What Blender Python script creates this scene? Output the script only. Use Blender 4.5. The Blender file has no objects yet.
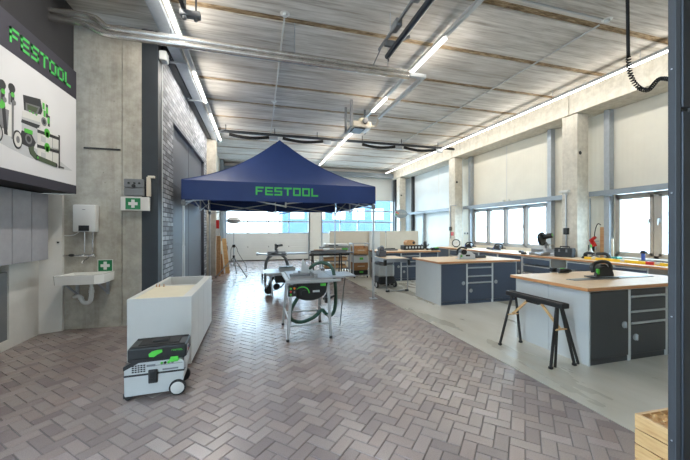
import bpy, bmesh, math, random
from math import sin, cos, pi, radians, atan2, sqrt
from mathutils import Vector, Matrix
random.seed(7)
SC = bpy.context.scene
COL = SC.collection

# ------------------------------------------------------------------ materials
def srgb(r, g, b):
    f = lambda v: (v/255/12.92) if v <= 10 else ((v/255+.055)/1.055)**2.4
    return (f(r), f(g), f(b), 1)

class NT:
    def __init__(s, name):
        s.m = bpy.data.materials.new(name); s.m.use_nodes = True
        s.t = s.m.node_tree; s.n = s.t.nodes; s.l = s.t.links
        s.b = s.n['Principled BSDF']
    def add(s, kind, **kw):
        n = s.n.new(kind)
        for k, v in kw.items():
            if k in n.inputs: n.inputs[k].default_value = v
            else: setattr(n, k, v)
        return n
    def link(s, a, b): s.l.new(a, b)
    def coord(s, scale=(1, 1, 1), rot=(0, 0, 0), out='Object'):
        c = s.add('ShaderNodeTexCoord'); mp = s.add('ShaderNodeMapping')
        mp.inputs['Scale'].default_value = scale; mp.inputs['Rotation'].default_value = rot
        s.link(c.outputs[out], mp.inputs['Vector']); return mp.outputs['Vector']
    def noise(s, vec, scale, detail=4, rough=.6):
        n = s.add('ShaderNodeTexNoise'); n.inputs['Scale'].default_value = scale
        n.inputs['Detail'].default_value = detail; n.inputs['Roughness'].default_value = rough
        if vec is not None: s.link(vec, n.inputs['Vector'])
        return n.outputs['Fac']
    def ramp(s, fac, stops):
        r = s.add('ShaderNodeValToRGB'); e = r.color_ramp.elements
        while len(e) > 1: e.remove(e[-1])
        e[0].position, e[0].color = stops[0]
        for p, c in stops[1:]:
            x = e.new(p); x.color = c
        s.link(fac, r.inputs['Fac']); return r.outputs['Color']
    def mix(s, fac, a, b, mode='MIX'):
        m = s.add('ShaderNodeMix', data_type='RGBA', blend_type=mode)
        for sock, v in ((m.inputs['Factor'], fac), (m.inputs['A'], a), (m.inputs['B'], b)):
            pass
        def put(idx, v):
            if hasattr(v, 'is_linked') or hasattr(v, 'links'): s.link(v, m.inputs[idx])
            else: m.inputs[idx].default_value = v
        put(0, fac); put(6, a); put(7, b)
        return m.outputs[2]
    def bump(s, h, strength=.3, dist=.01):
        b = s.add('ShaderNodeBump'); b.inputs['Strength'].default_value = strength
        b.inputs['Distance'].default_value = dist
        s.link(h, b.inputs['Height']); s.link(b.outputs['Normal'], s.b.inputs['Normal'])
    def base(s, v):
        if hasattr(v, 'links'): s.link(v, s.b.inputs['Base Color'])
        else: s.b.inputs['Base Color'].default_value = v
    def rough(s, v):
        if hasattr(v, 'links'): s.link(v, s.b.inputs['Roughness'])
        else: s.b.inputs['Roughness'].default_value = v

def sc3(c, k): return (min(1, c[0]*k), min(1, c[1]*k), min(1, c[2]*k), 1)

def plain(name, col, rough=.5, metal=0., var=.08, scale=6, bump=0, spec=None):
    t = NT(name); v = t.coord()
    n = t.noise(v, scale)
    t.base(t.ramp(n, [(.3, sc3(col, 1-var)), (.7, sc3(col, 1+var))]))
    t.rough(rough); t.b.inputs['Metallic'].default_value = metal
    if spec is not None: t.b.inputs['Specular IOR Level'].default_value = spec
    if bump: t.bump(t.noise(v, scale*12, 3), bump, .002)
    return t.m

def emit(name, col, strength):
    t = NT(name); t.base((.8, .8, .8, 1))
    t.b.inputs['Emission Color'].default_value = col
    t.b.inputs['Emission Strength'].default_value = strength
    return t.m

M = {}
def mk():
    # pavers
    t = NT('paver'); g = t.add('ShaderNodeNewGeometry'); v = t.coord()
    rnd = g.outputs['Random Per Island']
    c = t.ramp(rnd, [(0, srgb(128, 117, 115)), (.3, srgb(142, 130, 127)), (.55, srgb(152, 141, 137)), (.8, srgb(147, 132, 127)), (1, srgb(162, 152, 149))])
    n = t.noise(v, 160, 3, .7)
    c = t.mix(.35, c, t.ramp(n, [(.3, srgb(70, 60, 58)), (.7, srgb(190, 178, 170))]), 'OVERLAY')
    n2 = t.noise(v, 1.3, 4)
    t.base(c); t.rough(.27)
    t.b.inputs['Specular IOR Level'].default_value = .8
    t.bump(n, .12, .001); M['paver'] = t.m
    M['joint'] = plain('joint_sand', srgb(74, 66, 63), .5, scale=30)
    # polished concrete floor
    t = NT('concrete_floor'); v = t.coord()
    n = t.noise(t.coord((1, .3, 1)), 1.5, 5, .6)
    c = t.ramp(n, [(.3, srgb(158, 152, 137)), (.5, srgb(184, 180, 168)), (.68, srgb(202, 199, 190))])
    t.base(c); t.rough(t.ramp(n, [(.3, (.22, .22, .22, 1)), (.7, (.38, .38, .38, 1))]))
    t.bump(t.noise(v, 60, 3), .06, .002); M['cfloor'] = t.m
    # raw concrete wall
    def conc(name, a, b, stain, rough=.75):
        t = NT(name); v = t.coord()
        n = t.noise(v, 1.1, 6, .65); n2 = t.noise(t.coord((3, 3, .22)), 2.2, 5, .7); n3 = t.noise(v, 9, 4)
        c = t.ramp(n, [(.3, a), (.7, b)])
        c = t.mix(t.ramp(n2, [(.47, (0, 0, 0, 1)), (.72, (.75, .75, .75, 1))]), c, stain)
        c = t.mix(.42, c, t.ramp(n3, [(.35, sc3(a, .8)), (.65, sc3(b, 1.1))]))
        vo = t.add('ShaderNodeTexVoronoi'); vo.inputs['Scale'].default_value = 6
        t.link(v, vo.inputs['Vector'])
        c = t.mix(t.ramp(vo.outputs['Distance'], [(.0, (.9, .9, .9, 1)), (.08, (0, 0, 0, 1))]), c, sc3(a, .45))
        t.base(c); t.rough(rough); t.bump(t.noise(v, 40, 4), .25, .004); return t.m
    M['conc'] = conc('raw_concrete', srgb(156, 150, 138), srgb(180, 175, 163), srgb(128, 118, 102))
    M['conc_light'] = conc('light_concrete', srgb(196, 190, 176), srgb(214, 209, 197), srgb(176, 166, 148))
    # ceiling slabs
    t = NT('ceiling_concrete'); v = t.coord((.35, 5, 1)); v2 = t.coord()
    n = t.noise(v, 3, 6, .65); n2 = t.noise(t.coord((.5, 1.4, 1)), 1.1, 5)
    c = t.ramp(n, [(.3, srgb(146, 139, 130)), (.5, srgb(192, 187, 179)), (.7, srgb(216, 212, 206))])
    c = t.mix(t.ramp(n2, [(.45, (0, 0, 0, 1)), (.75, (.6, .6, .6, 1))]), c, srgb(150, 138, 124))
    t.base(c); t.rough(.8); t.bump(n, .25, .006); M['ceil'] = t.m
    t = NT('ceiling_joint'); v = t.coord((1.2, 6, 1))
    t.base(t.ramp(t.noise(v, 5, 5), [(.3, srgb(78, 62, 42)), (.5, srgb(140, 118, 88)), (.75, srgb(182, 164, 136))])); t.rough(.9); M['cjoint'] = t.m
    # brick
    t = NT('painted_brick'); v = t.coord()
    cx = t.add('ShaderNodeSeparateXYZ'); cb = t.add('ShaderNodeCombineXYZ'); t.link(v, cx.inputs[0])
    ad = t.add('ShaderNodeMath', operation='ADD'); t.link(cx.outputs['X'], ad.inputs[0]); t.link(cx.outputs['Y'], ad.inputs[1])
    t.link(ad.outputs[0], cb.inputs['X']); t.link(cx.outputs['Z'], cb.inputs['Y'])
    br = t.add('ShaderNodeTexBrick'); br.inputs['Scale'].default_value = 1
    br.inputs['Brick Width'].default_value = .25; br.inputs['Row Height'].default_value = .085
    br.inputs['Mortar Size'].default_value = .009; br.inputs['Mortar Smooth'].default_value = .3; br.inputs['Bias'].default_value = 0
    br.inputs['Color1'].default_value = srgb(84, 87, 94); br.inputs['Color2'].default_value = srgb(184, 186, 190); br.inputs['Mortar'].default_value = srgb(34, 35, 38)
    t.link(cb.outputs[0], br.inputs['Vector'])
    n = t.noise(v, 22, 4)
    t.base(t.mix(.35, br.outputs['Color'], t.ramp(n, [(.3, srgb(70, 72, 78)), (.7, srgb(190, 190, 194))]), 'OVERLAY'))
    t.rough(.6)
    sub = t.add('ShaderNodeMath', operation='SUBTRACT'); t.link(n, sub.inputs[0]); t.link(br.outputs['Fac'], sub.inputs[1])
    t.bump(sub.outputs[0], .8, .012); M['brick'] = t.m
    # sandwich wall panels with fine vertical ribs
    def panel(name, col, axis, per):
        t = NT(name); v = t.coord()
        w = t.add('ShaderNodeTexWave', wave_type='BANDS', bands_direction=axis, wave_profile='SIN')
        w.inputs['Scale'].default_value = 2*pi/per/20*1.0; w.inputs['Distortion'].default_value = 0
        t.link(v, w.inputs['Vector'])
        n = t.noise(v, 1.2, 4)
        t.base(t.ramp(n, [(.3, sc3(col, .95)), (.7, sc3(col, 1.04))])); t.rough(.45)
        t.bump(w.outputs['Fac'], .25, .006); return t.m
    M['panel'] = panel('wall_sheet', srgb(226, 222, 208), 'Y', .1)
    M['panel_blue'] = panel('wall_sheet_cool', srgb(216, 224, 226), 'Y', .1)
    M['doorsheet'] = panel('gate_sheet', srgb(220, 222, 220), 'Z', .12)
    # wood
    def wood(name, a, b, scale=(8, .8, 8), rough=.45):
        t = NT(name); v = t.coord(scale)
        n = t.noise(v, 3, 5, .6)
        t.base(t.ramp(n, [(.3, a), (.7, b)])); t.rough(rough); t.bump(n, .08, .002); return t.m
    M['beech'] = wood('beech_top', srgb(206, 177, 142), srgb(226, 200, 168))
    M['beech_edge'] = wood('beech_ply_edge', srgb(172, 112, 66), srgb(204, 148, 98), (1, 1, 60))
    M['pine'] = wood('pine_board', srgb(186, 140, 88), srgb(222, 186, 134), (1.5, 1.5, 14))
    M['ply'] = wood('plywood', srgb(176, 126, 80), srgb(206, 160, 112))
    M['shaving'] = wood('shaving_wood', srgb(206, 158, 100), srgb(240, 206, 150), (4, 4, 4))
    M['board_beige'] = plain('beige_board', srgb(206, 196, 178), .6, var=.03)
    M['white'] = plain('white_lacquer', srgb(212, 212, 208), .35, var=.02)
    M['white_matt'] = plain('white_matt', srgb(214, 212, 206), .6, var=.03)
    M['cream'] = plain('cream_board', srgb(222, 214, 190), .5, var=.03)
    M['ceramic'] = plain('ceramic', srgb(232, 230, 224), .15, var=.01)
    M['greycab'] = plain('grey_felt', srgb(150, 149, 153), .9, var=.06, scale=9, bump=.2)
    M['banner_dark'] = plain('banner_dark', srgb(48, 46, 57), .7, var=.03)
    t = NT('banner_white'); v = t.coord()
    t.base(t.ramp(t.noise(v, .8, 2), [(.3, srgb(206, 206, 208)), (.7, srgb(218, 218, 220))])); t.rough(.6); M['banner_white'] = t.m
    M['green'] = plain('tool_green', srgb(78, 184, 62), .4, var=.03)
    M['green_text'] = plain('green_print', srgb(66, 180, 84), .6, var=.02)
    M['sign_green'] = plain('sign_green', srgb(10, 116, 66), .5, var=.03)
    M['darkwall'] = plain('anthracite_paint', srgb(36, 36, 39), .85, var=.06)
    M['steel_dark'] = plain('dark_steel_column', srgb(36, 41, 46), .55, var=.12)
    M['gate_grey'] = plain('grey_gate', srgb(78, 80, 88), .5, var=.03)
    M['gate_blue'] = plain('gate_blue_grey', srgb(22, 29, 38), .45, var=.06)
    M['galv'] = plain('galvanised', srgb(166, 173, 180), .42, .35, var=.08, scale=14)
    M['post_dark'] = plain('dark_post', srgb(46, 48, 52), .6, var=.1)
    M['sign_grey'] = plain('sign_grey', srgb(140, 150, 154), .5, var=.04)
    M['galv_paint'] = plain('grey_steel_paint', srgb(136, 146, 154), .45, .15, var=.05)
    M['alu'] = plain('aluminium', srgb(168, 171, 174), .36, .8, var=.04)
    M['alu_white'] = plain('white_aluminium', srgb(184, 187, 188), .38, .4, var=.04)
    M['chrome'] = plain('chrome', srgb(214, 214, 216), .15, 1., var=.02)
    M['ductfoil'] = plain('insulation_foil', srgb(206, 204, 200), .26, .9, var=.14, scale=9, bump=.3)
    M['grey_pl'] = plain('grey_plastic', srgb(170, 172, 172), .5, var=.04)
    M['lgrey'] = plain('light_grey_cabinet', srgb(196, 200, 200), .42, var=.02)
    M['grey_pl2'] = plain('vacuum_grey', srgb(186, 188, 186), .45, var=.02)
    M['midgrey'] = plain('mid_grey', srgb(112, 114, 116), .5, var=.05)
    M['black'] = plain('black_plastic', srgb(20, 21, 22), .45, var=.1)
    M['rubber'] = plain('black_rubber', srgb(15, 15, 16), .7, var=.1)
    M['cab_dark'] = plain('anthracite_front', srgb(50, 52, 55), .42, var=.03)
    M['cab_blue'] = plain('slate_blue_front', srgb(58, 68, 84), .42, var=.03)
    M['navy'] = plain('navy_tent_fabric', srgb(25, 51, 104), .62, var=.06, scale=3, bump=.1)
    M['hose_green'] = plain('hose_dark_green', srgb(26, 62, 46), .5, var=.08)
    M['red'] = plain('red_paint', srgb(196, 40, 36), .4, var=.04)
    M['orange'] = plain('orange_paint', srgb(232, 130, 34), .4, var=.04)
    M['yellow'] = plain('yellow_paint', srgb(236, 190, 40), .4, var=.04)
    M['blue'] = plain('blue_paint', srgb(40, 70, 150), .4, var=.04)
    M['teal'] = plain('teal_plastic', srgb(40, 140, 130), .4, var=.04)
    M['card'] = plain('cardboard', srgb(150, 108, 68), .8, var=.08)
    M['print_grey'] = plain('print_grey', srgb(120, 122, 126), .6, var=.05)
    M['print_dark'] = plain('print_dark', srgb(44, 46, 50), .6, var=.05)
    M['print_light'] = plain('print_light', srgb(186, 188, 190), .6, var=.03)
    M['print_olive'] = plain('print_olive', srgb(74, 86, 64), .6, var=.05)
    M['frame'] = plain('window_frame_grey', srgb(172, 176, 180), .4, var=.03)
    M['frame_warm'] = plain('window_frame_taupe', srgb(166, 158, 148), .45, var=.03)
    M['asphalt'] = plain('yard_paving', srgb(170, 172, 174), .8, var=.08)
    M['far_blue'] = plain('far_building_blue', srgb(38, 66, 86), .6, var=.04)
    M['far_white'] = plain('far_building_white', srgb(214, 220, 224), .6, var=.04)
    M['foliage'] = plain('far_foliage', srgb(120, 150, 130), .8, var=.2)
    M['lamp'] = emit('lamp_diffuser', (1, .95, .87, 1), 4)
    M['lamp'].cycles.emission_sampling = 'NONE'
    M['lamp_off'] = plain('diffuser_unlit', srgb(196, 202, 206), .4, var=.02)
    # glass
    t = NT('glass'); tr = t.add('ShaderNodeBsdfTransparent'); gl = t.add('ShaderNodeBsdfGlossy'); gl.inputs['Roughness'].default_value = .02
    tr.inputs['Color'].default_value = (.94, .97, .97, 1)
    fr = t.add('ShaderNodeValue'); fr.outputs[0].default_value = .06
    mx = t.add('ShaderNodeMixShader'); t.link(fr.outputs[0], mx.inputs[0]); t.link(tr.outputs[0], mx.inputs[1]); t.link(gl.outputs[0], mx.inputs[2])
    t.link(mx.outputs[0], t.n['Material Output'].inputs['Surface']); M['glass'] = t.m
AL = 1.0; LAMP = 60; SKY = 14; EXPO = 0.7
mk()

# ------------------------------------------------------------------ mesh builder
class MB:
    def __init__(s): s.v = []; s.f = []; s.mi = []; s.cur = 0
    def _add(s, vs, fs, mi=None):
        o = len(s.v); s.v += [tuple(v) for v in vs]
        for f in fs: s.f.append([i+o for i in f]); s.mi.append(s.cur if mi is None else mi)
        return s
    def box(s, x0, x1, y0, y1, z0, z1, bev=0, mi=None, tf=None):
        if x0 > x1: x0, x1 = x1, x0
        if y0 > y1: y0, y1 = y1, y0
        if z0 > z1: z0, z1 = z1, z0
        bev = min(bev, .45*min(x1-x0, y1-y0, z1-z0))
        if bev <= 0:
            vs = [(x, y, z) for x in (x0, x1) for y in (y0, y1) for z in (z0, z1)]
            fs = [(0, 1, 3, 2), (4, 6, 7, 5), (0, 4, 5, 1), (2, 3, 7, 6), (0, 2, 6, 4), (1, 5, 7, 3)]
        else:
            bm = bmesh.new(); bmesh.ops.create_cube(bm, size=1)
            for v in bm.verts: v.co = Vector(((x0+x1)/2+v.co.x*(x1-x0), (y0+y1)/2+v.co.y*(y1-y0), (z0+z1)/2+v.co.z*(z1-z0)))
            bmesh.ops.bevel(bm, geom=bm.edges[:], offset=bev, segments=2, affect='EDGES', profile=.5)
            vs = [v.co.copy() for v in bm.verts]; bm.verts.index_update()
            fs = [[v.index for v in f.verts] for f in bm.faces]; bm.free()
        if tf: vs = [tf @ Vector(v) for v in vs]
        return s._add(vs, fs, mi)
    def cyl(s, p0, p1, r, n=14, r2=None, mi=None, cap=True):
        p0, p1 = Vector(p0), Vector(p1); d = (p1-p0)
        if d.length < 1e-6: return s
        d.normalize(); a = Vector((0, 0, 1)) if abs(d.z) < .9 else Vector((1, 0, 0))
        u = d.cross(a).normalized(); w = d.cross(u)
        r2 = r if r2 is None else r2
        vs = [p0+(u*cos(2*pi*i/n)+w*sin(2*pi*i/n))*r for i in range(n)] + [p1+(u*cos(2*pi*i/n)+w*sin(2*pi*i/n))*r2 for i in range(n)]
        fs = [(i, (i+1) % n, n+(i+1) % n, n+i) for i in range(n)]
        if cap: fs += [tuple(range(n))[::-1], tuple(range(n, 2*n))]
        return s._add(vs, fs, mi)
    def bar(s, p0, p1, w, h=None, mi=None):
        """rectangular bar along p0-p1"""
        h = w if h is None else h
        p0, p1 = Vector(p0), Vector(p1); d = (p1-p0).normalized()
        a = Vector((0, 0, 1)) if abs(d.z) < .95 else Vector((0, 1, 0))
        u = d.cross(a).normalized()*w/2; v = u.normalized().cross(d)*h/2
        vs = [p+su*u+sv*v for p in (p0, p1) for su, sv in ((-1, -1), (1, -1), (1, 1), (-1, 1))]
        return s._add(vs, [(0, 1, 2, 3), (7, 6, 5, 4), (0, 4, 5, 1), (1, 5, 6, 2), (2, 6, 7, 3), (3, 7, 4, 0)], mi)
    def tube(s, pts, r, n=8, mi=None, smooth=0, rf=None):
        P = [Vector(p) for p in pts]
        for _ in range(smooth):
            Q = [P[0]]
            for a, b in zip(P, P[1:]): Q += [a*.75+b*.25, a*.25+b*.75]
            Q.append(P[-1]); P = Q
        rings = []; up = None
        for i, p in enumerate(P):
            d = (P[min(i+1, len(P)-1)]-P[max(i-1, 0)]).normalized()
            if up is None:
                a = Vector((0, 0, 1)) if abs(d.z) < .9 else Vector((1, 0, 0)); up = d.cross(a).normalized()
            up = (up-d*up.dot(d)); up = up.normalized() if up.length > 1e-5 else d.orthogonal().normalized()
            w = d.cross(up); rr = r if rf is None else r*rf(i)
            rings.append([p+(up*cos(2*pi*k/n)+w*sin(2*pi*k/n))*rr for k in range(n)])
        vs = [v for R in rings for v in R]; fs = []
        for i in range(len(P)-1):
            for k in range(n): fs.append((i*n+k, i*n+(k+1) % n, (i+1)*n+(k+1) % n, (i+1)*n+k))
        fs += [tuple(range(n))[::-1], tuple(range((len(P)-1)*n, len(P)*n))]
        return s._add(vs, fs, mi)
    def lathe(s, prof, c=(0, 0, 0), axis='Z', n=20, mi=None):
        vs = []; fs = []
        for r, h in prof:
            for k in range(n):
                a = 2*pi*k/n; x, y = r*cos(a), r*sin(a)
                p = {'Z': (x, y, h), 'Y': (x, h, y), 'X': (h, x, y)}[axis]
                vs.append((c[0]+p[0], c[1]+p[1], c[2]+p[2]))
        for i in range(len(prof)-1):
            for k in range(n): fs.append((i*n+k, i*n+(k+1) % n, (i+1)*n+(k+1) % n, (i+1)*n+k))
        fs += [tuple(range(n))[::-1], tuple(range((len(prof)-1)*n, len(prof)*n))]
        return s._add(vs, fs, mi)
    def prism(s, poly, plane, a, b, mi=None):
        """poly of 2D points; plane 'XY' extruded in Z, 'XZ' in Y, 'YZ' in X"""
        def P(u, v, w): return {'XY': (u, v, w), 'XZ': (u, w, v), 'YZ': (w, u, v)}[plane]
        n = len(poly)
        vs = [P(u, v, a) for u, v in poly]+[P(u, v, b) for u, v in poly]
        fs = [tuple(range(n))[::-1], tuple(range(n, 2*n))]+[(i, (i+1) % n, n+(i+1) % n, n+i) for i in range(n)]
        return s._add(vs, fs, mi)
    def grid(s, fn, nu, nv, mi=None):
        vs = [fn(i/nu, j/nv) for i in range(nu+1) for j in range(nv+1)]; w = nv+1
        return s._add(vs, [(i*w+j, (i+1)*w+j, (i+1)*w+j+1, i*w+j+1) for i in range(nu) for j in range(nv)], mi)
    def ball(s, c, r, n=12, sq=(1, 1, 1), mi=None):
        prof = [(max(r*sin(pi*i/n), 1e-4), -r*cos(pi*i/n)) for i in range(n+1)]
        o = len(s.v); s.lathe(prof, (0, 0, 0), 'Z', n*2, mi)
        for i in range(o, len(s.v)):
            x, y, z = s.v[i]; s.v[i] = (c[0]+x*sq[0], c[1]+y*sq[1], c[2]+z*sq[2])
        return s
    def build(s, name, mat, parent=None, smooth=True, recalc=True, **kw):
        me = bpy.data.meshes.new(name); me.from_pydata(s.v, [], s.f)
        mats = mat if isinstance(mat, (list, tuple)) else [mat]
        for m in mats: me.materials.append(M[m] if isinstance(m, str) else m)
        me.polygons.foreach_set('material_index', s.mi)
        if recalc:
            bm = bmesh.new(); bm.from_mesh(me); bmesh.ops.recalc_face_normals(bm, faces=bm.faces[:]); bm.to_mesh(me); bm.free()
        if smooth:
            me.shade_smooth(); me.set_sharp_from_angle(angle=radians(35))
        o = bpy.data.objects.new(name, me); COL.objects.link(o)
        if parent: o.parent = parent
        for k, v in kw.items(): o[k] = v
        return o

def thing(name, label, cat, loc=(0, 0, 0), rz=0, group=None):
    o = bpy.data.objects.new(name, None); COL.objects.link(o)
    o.empty_display_size = .1; o.location = loc; o.rotation_euler = (0, 0, rz)
    o['label'] = label; o['category'] = cat
    if group: o['group'] = group
    return o
def tag(o, label, cat, group=None):
    o['label'] = label; o['category'] = cat
    if group: o['group'] = group
    return o
def st(o): o['kind'] = 'structure'; return o
def dup(root, loc, rz=0, label=None):
    def cp(o, par):
        c = o.copy(); COL.objects.link(c)
        if par: c.parent = par
        for k in list(o.children): cp(k, c)
        return c
    r = cp(root, None); r.location = loc; r.rotation_euler = (0, 0, rz)
    if label: r['label'] = label
    return r
def S(name, mat, *boxes, parent=None, bev=0):
    m = MB()
    for b in boxes: m.box(*b, bev=bev)
    o = m.build(name, mat, parent, smooth=False)
    return st(o) if parent is None else o

# block lettering --------------------------------------------------
LET = {'F': [(0, 0, .2, 1), (0, .8, .9, 1), (0, .4, .75, .58)],
       'E': [(0, 0, .2, 1), (0, .8, .9, 1), (0, .41, .85, .59), (0, 0, .9, .2)],
       'S': [(0, .8, .9, 1), (0, .41, .2, 1), (0, .41, .9, .6), (.7, 0, .9, .6), (0, 0, .9, .2)],
       'T': [(0, .8, .96, 1), (.38, 0, .58, 1)],
       'O': [(0, 0, .2, 1), (.72, 0, .92, 1), (0, 0, .92, .2), (0, .8, .92, 1)],
       'L': [(0, 0, .2, 1), (0, 0, .85, .2)]}
ADV = {'F': 1.06, 'E': 1.06, 'S': 1.06, 'T': 1.1, 'O': 1.1, 'L': .85}
def lettering(mb, text, w, h, mapf, th=.003, mi=None):
    """mapf(u,v,d): u along 0..w, v up 0..h, d outwards"""
    tot = sum(ADV[c] for c in text); k = w/tot; u = 0
    for ch in text:
        for x0, y0, x1, y1 in LET[ch]:
            n = max(1, int((x1-x0)/.3)); nv = max(1, int((y1-y0)/.3))
            for i in range(n):
                for j in range(nv):
                    a0 = x0+(x1-x0)*i/n; a1 = x0+(x1-x0)*(i+1)/n; b0 = y0+(y1-y0)*j/nv; b1 = y0+(y1-y0)*(j+1)/nv
                    vs = [mapf(u+a*k, b*h, d) for d in (0, th) for a, b in ((a0, b0), (a1, b0), (a1, b1), (a0, b1))]
                    mb._add(vs, [(3, 2, 1, 0), (4, 5, 6, 7), (0, 1, 5, 4), (1, 2, 6, 5), (2, 3, 7, 6), (3, 0, 4, 7)], mi)
        u += ADV[ch]*k


# ================================================================== SHELL
CEIL = 4.85; XW_ = 8.045
def floor():
    W = .1; gap = .0026; ch = .0035; v = []; f = []
    c45 = cos(pi/4)
    def brick(x, y, nx, ny):
        u0, u1 = x*W+gap, (x+nx)*W-gap; w0, w1 = y*W+gap, (y+ny)*W-gap
        o = len(v); dz = random.uniform(-.0012, .0012)
        def R(u, w, z): return ((u-w)*c45, (u+w)*c45, z)
        for z, i in ((-.03, 0), (-ch+dz, 0), (dz, ch)):
            v.extend([R(u0+i, w0+i, z), R(u1-i, w0+i, z), R(u1-i, w1-i, z), R(u0+i, w1-i, z)])
        for k in (0, 4):
            for i in range(4): f.append((o+k+i, o+k+(i+1) % 4, o+k+4+(i+1) % 4, o+k+4+i))
        f.append((o+8, o+9, o+10, o+11))
    X0, X1, Y0, Y1 = -3.5, 2.9, -.6, 16.9
    for x in range(-60, 160):
        for y in range(-160, 160):
            t = (x-y) % 4
            if t not in (0, 3): continue
            nx, ny = (2, 1) if t == 0 else (1, 2)
            cx, cy = (x+nx/2)*W, (y+ny/2)*W
            wx, wy = (cx-cy)*c45, (cx+cy)*c45
            if not (X0 < wx < X1 and Y0 < wy < Y1): continue
            if wx < -2. and wy > 6.15: continue
            brick(x, y, nx, ny)
    me = bpy.data.meshes.new('floor_paving'); me.from_pydata(v, [], f)
    bm = bmesh.new(); bm.from_mesh(me)
    bmesh.ops.bisect_plane(bm, geom=bm.verts[:]+bm.edges[:]+bm.faces[:], plane_co=(2.79, 0, 0), plane_no=(1, 0, 0), clear_outer=True)
    bmesh.ops.recalc_face_normals(bm, faces=bm.faces[:])
    for fc in bm.faces:
        if fc.normal.z < -.5: fc.normal_flip()
    bm.to_mesh(me); bm.free(); me.materials.append(M['paver'])
    o = bpy.data.objects.new('floor_paving', me); COL.objects.link(o); st(o)
    S('floor_joints', 'joint', (-3.5, 2.795, -.6, 16.9, -.1, -.0045))
    S('floor_concrete', 'cfloor', (2.8, 8.3, -.6, 16.9, -.1, 0))
floor()

# ceiling: precast slabs 1.2 m wide running across the hall with dirty joints
def ceiling():
    m = MB(); y = -.9
    while y < 17:
        m.box(-3.5, 8.3, y+.065, y+1.135, CEIL, CEIL+.2, bev=.012, mi=0)
        y += 1.2
    m.box(-3.5, 8.3, -.9, 17.1, CEIL+.022, CEIL+.25, mi=1)
    st(m.build('ceiling', ['ceil', 'cjoint'], smooth=False))
ceiling()

# left side -------------------------------------------------------
S('wall_left', 'white_matt', (-3.5, -3.1, 5.2, 5.79, 0, 2.09), (-3.5, -3.1, 1.2, 5.79, 1.12, 2.09), (-3.5, -3.28, 1.2, 5.2, .12, 1.12))
S('trim_left_niche', 'midgrey', (-3.28, -3.12, 1.2, 5.2, .12, 1.0))
S('baseboard_left', 'white_matt', (-3.3, -3.1, 1.2, 5.2, 0, .12))
m = MB(); m.prism([(-3.1, 5.79), (-2.86, 5.9), (-2.86, 5.95), (-3.4, 5.95), (-3.4, 5.79)], 'XY', 0, 2.09)
st(m.build('trim_left_corner', 'white_matt', smooth=False))
S('wall_left_upper', 'darkwall', (-3.5, -2.63, 1.2, 5.72, 2.09, CEIL))
m = MB(); m.box(-3.5, -2.085, 5.95, 6.2, 0, CEIL); m.box(-2.075, -1.8, 5.95, 6.2, 0, CEIL)
st(m.build('wall_left_back', 'conc', smooth=False))
S('trim_wall_slot', 'black', (-2.6, -2.1, 5.935, 5.95, 2.83, 2.855))
m = MB(); m.box(-1.8, -1.56, 5.95, 6.2, 0, CEIL)
st(m.build('trim_steel_column', 'steel_dark', smooth=False))
S('trim_column_edge', 'lgrey', (-1.56, -1.553, 6.17, 6.2, 0, 4.6))
S('wall_left_brick', 'brick', (-1.95, -1.57, 6.2, 7.0, 0, 4.62), (-1.95, -1.57, 10.97, 11.5, 0, 4.62), (-1.95, -1.57, 7.0, 10.97, 3.73, 4.62))
# sectional gate in the brick wall
g = bpy.data.objects.new('door_1', None); COL.objects.link(g); st(g)
m = MB()
for k in range(3): m.box(-1.70, -1.655, 7.0, 10.97, .008+k*1.243, .008+k*1.243+1.241, bev=.004)
m.build('gate_panel', 'gate_grey', g, smooth=False)
m = MB(); m.box(-1.656, -1.652, 8.95, 8.97, 0, 3.73); m.build('gate_seam', 'steel_dark', g, smooth=False)
S('trim_gate_jambs', 'gate_grey', (-1.7, -1.572, 6.99, 7.03, 0, 3.73), (-1.7, -1.572, 10.94, 10.98, 0, 3.73), (-1.7, -1.572, 7.0, 10.97, 3.69, 3.735))
S('trim_left_beam', 'steel_dark', (-1.95, -1.45, 6.15, 11.6, 4.62, CEIL), (-1.45, -1.3, 6.15, 11.6, 4.78, CEIL))
S('wall_left_far', 'conc_light', (-2.0, -1.62, 11.5, 16.75, 0, CEIL), (-1.62, -1.3, 11.62, 12.0, 0, CEIL))
S('trim_far_column', 'galv_paint', (-1.6, -1.47, 15.9, 16.4, 0, CEIL), (-1.47, -1.43, 15.9, 15.92, 0, CEIL))
S('trim_corner_posts', 'post_dark', (7.5, 7.66, 16.45, 16.7, 0, CEIL), (7.92, XW_, 15.2, 15.34, 0, 4.4))
S('trim_far_left_box', 'midgrey', (-1.62, -1.0, 16.3, 16.7, 4.0, 4.5))

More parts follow.
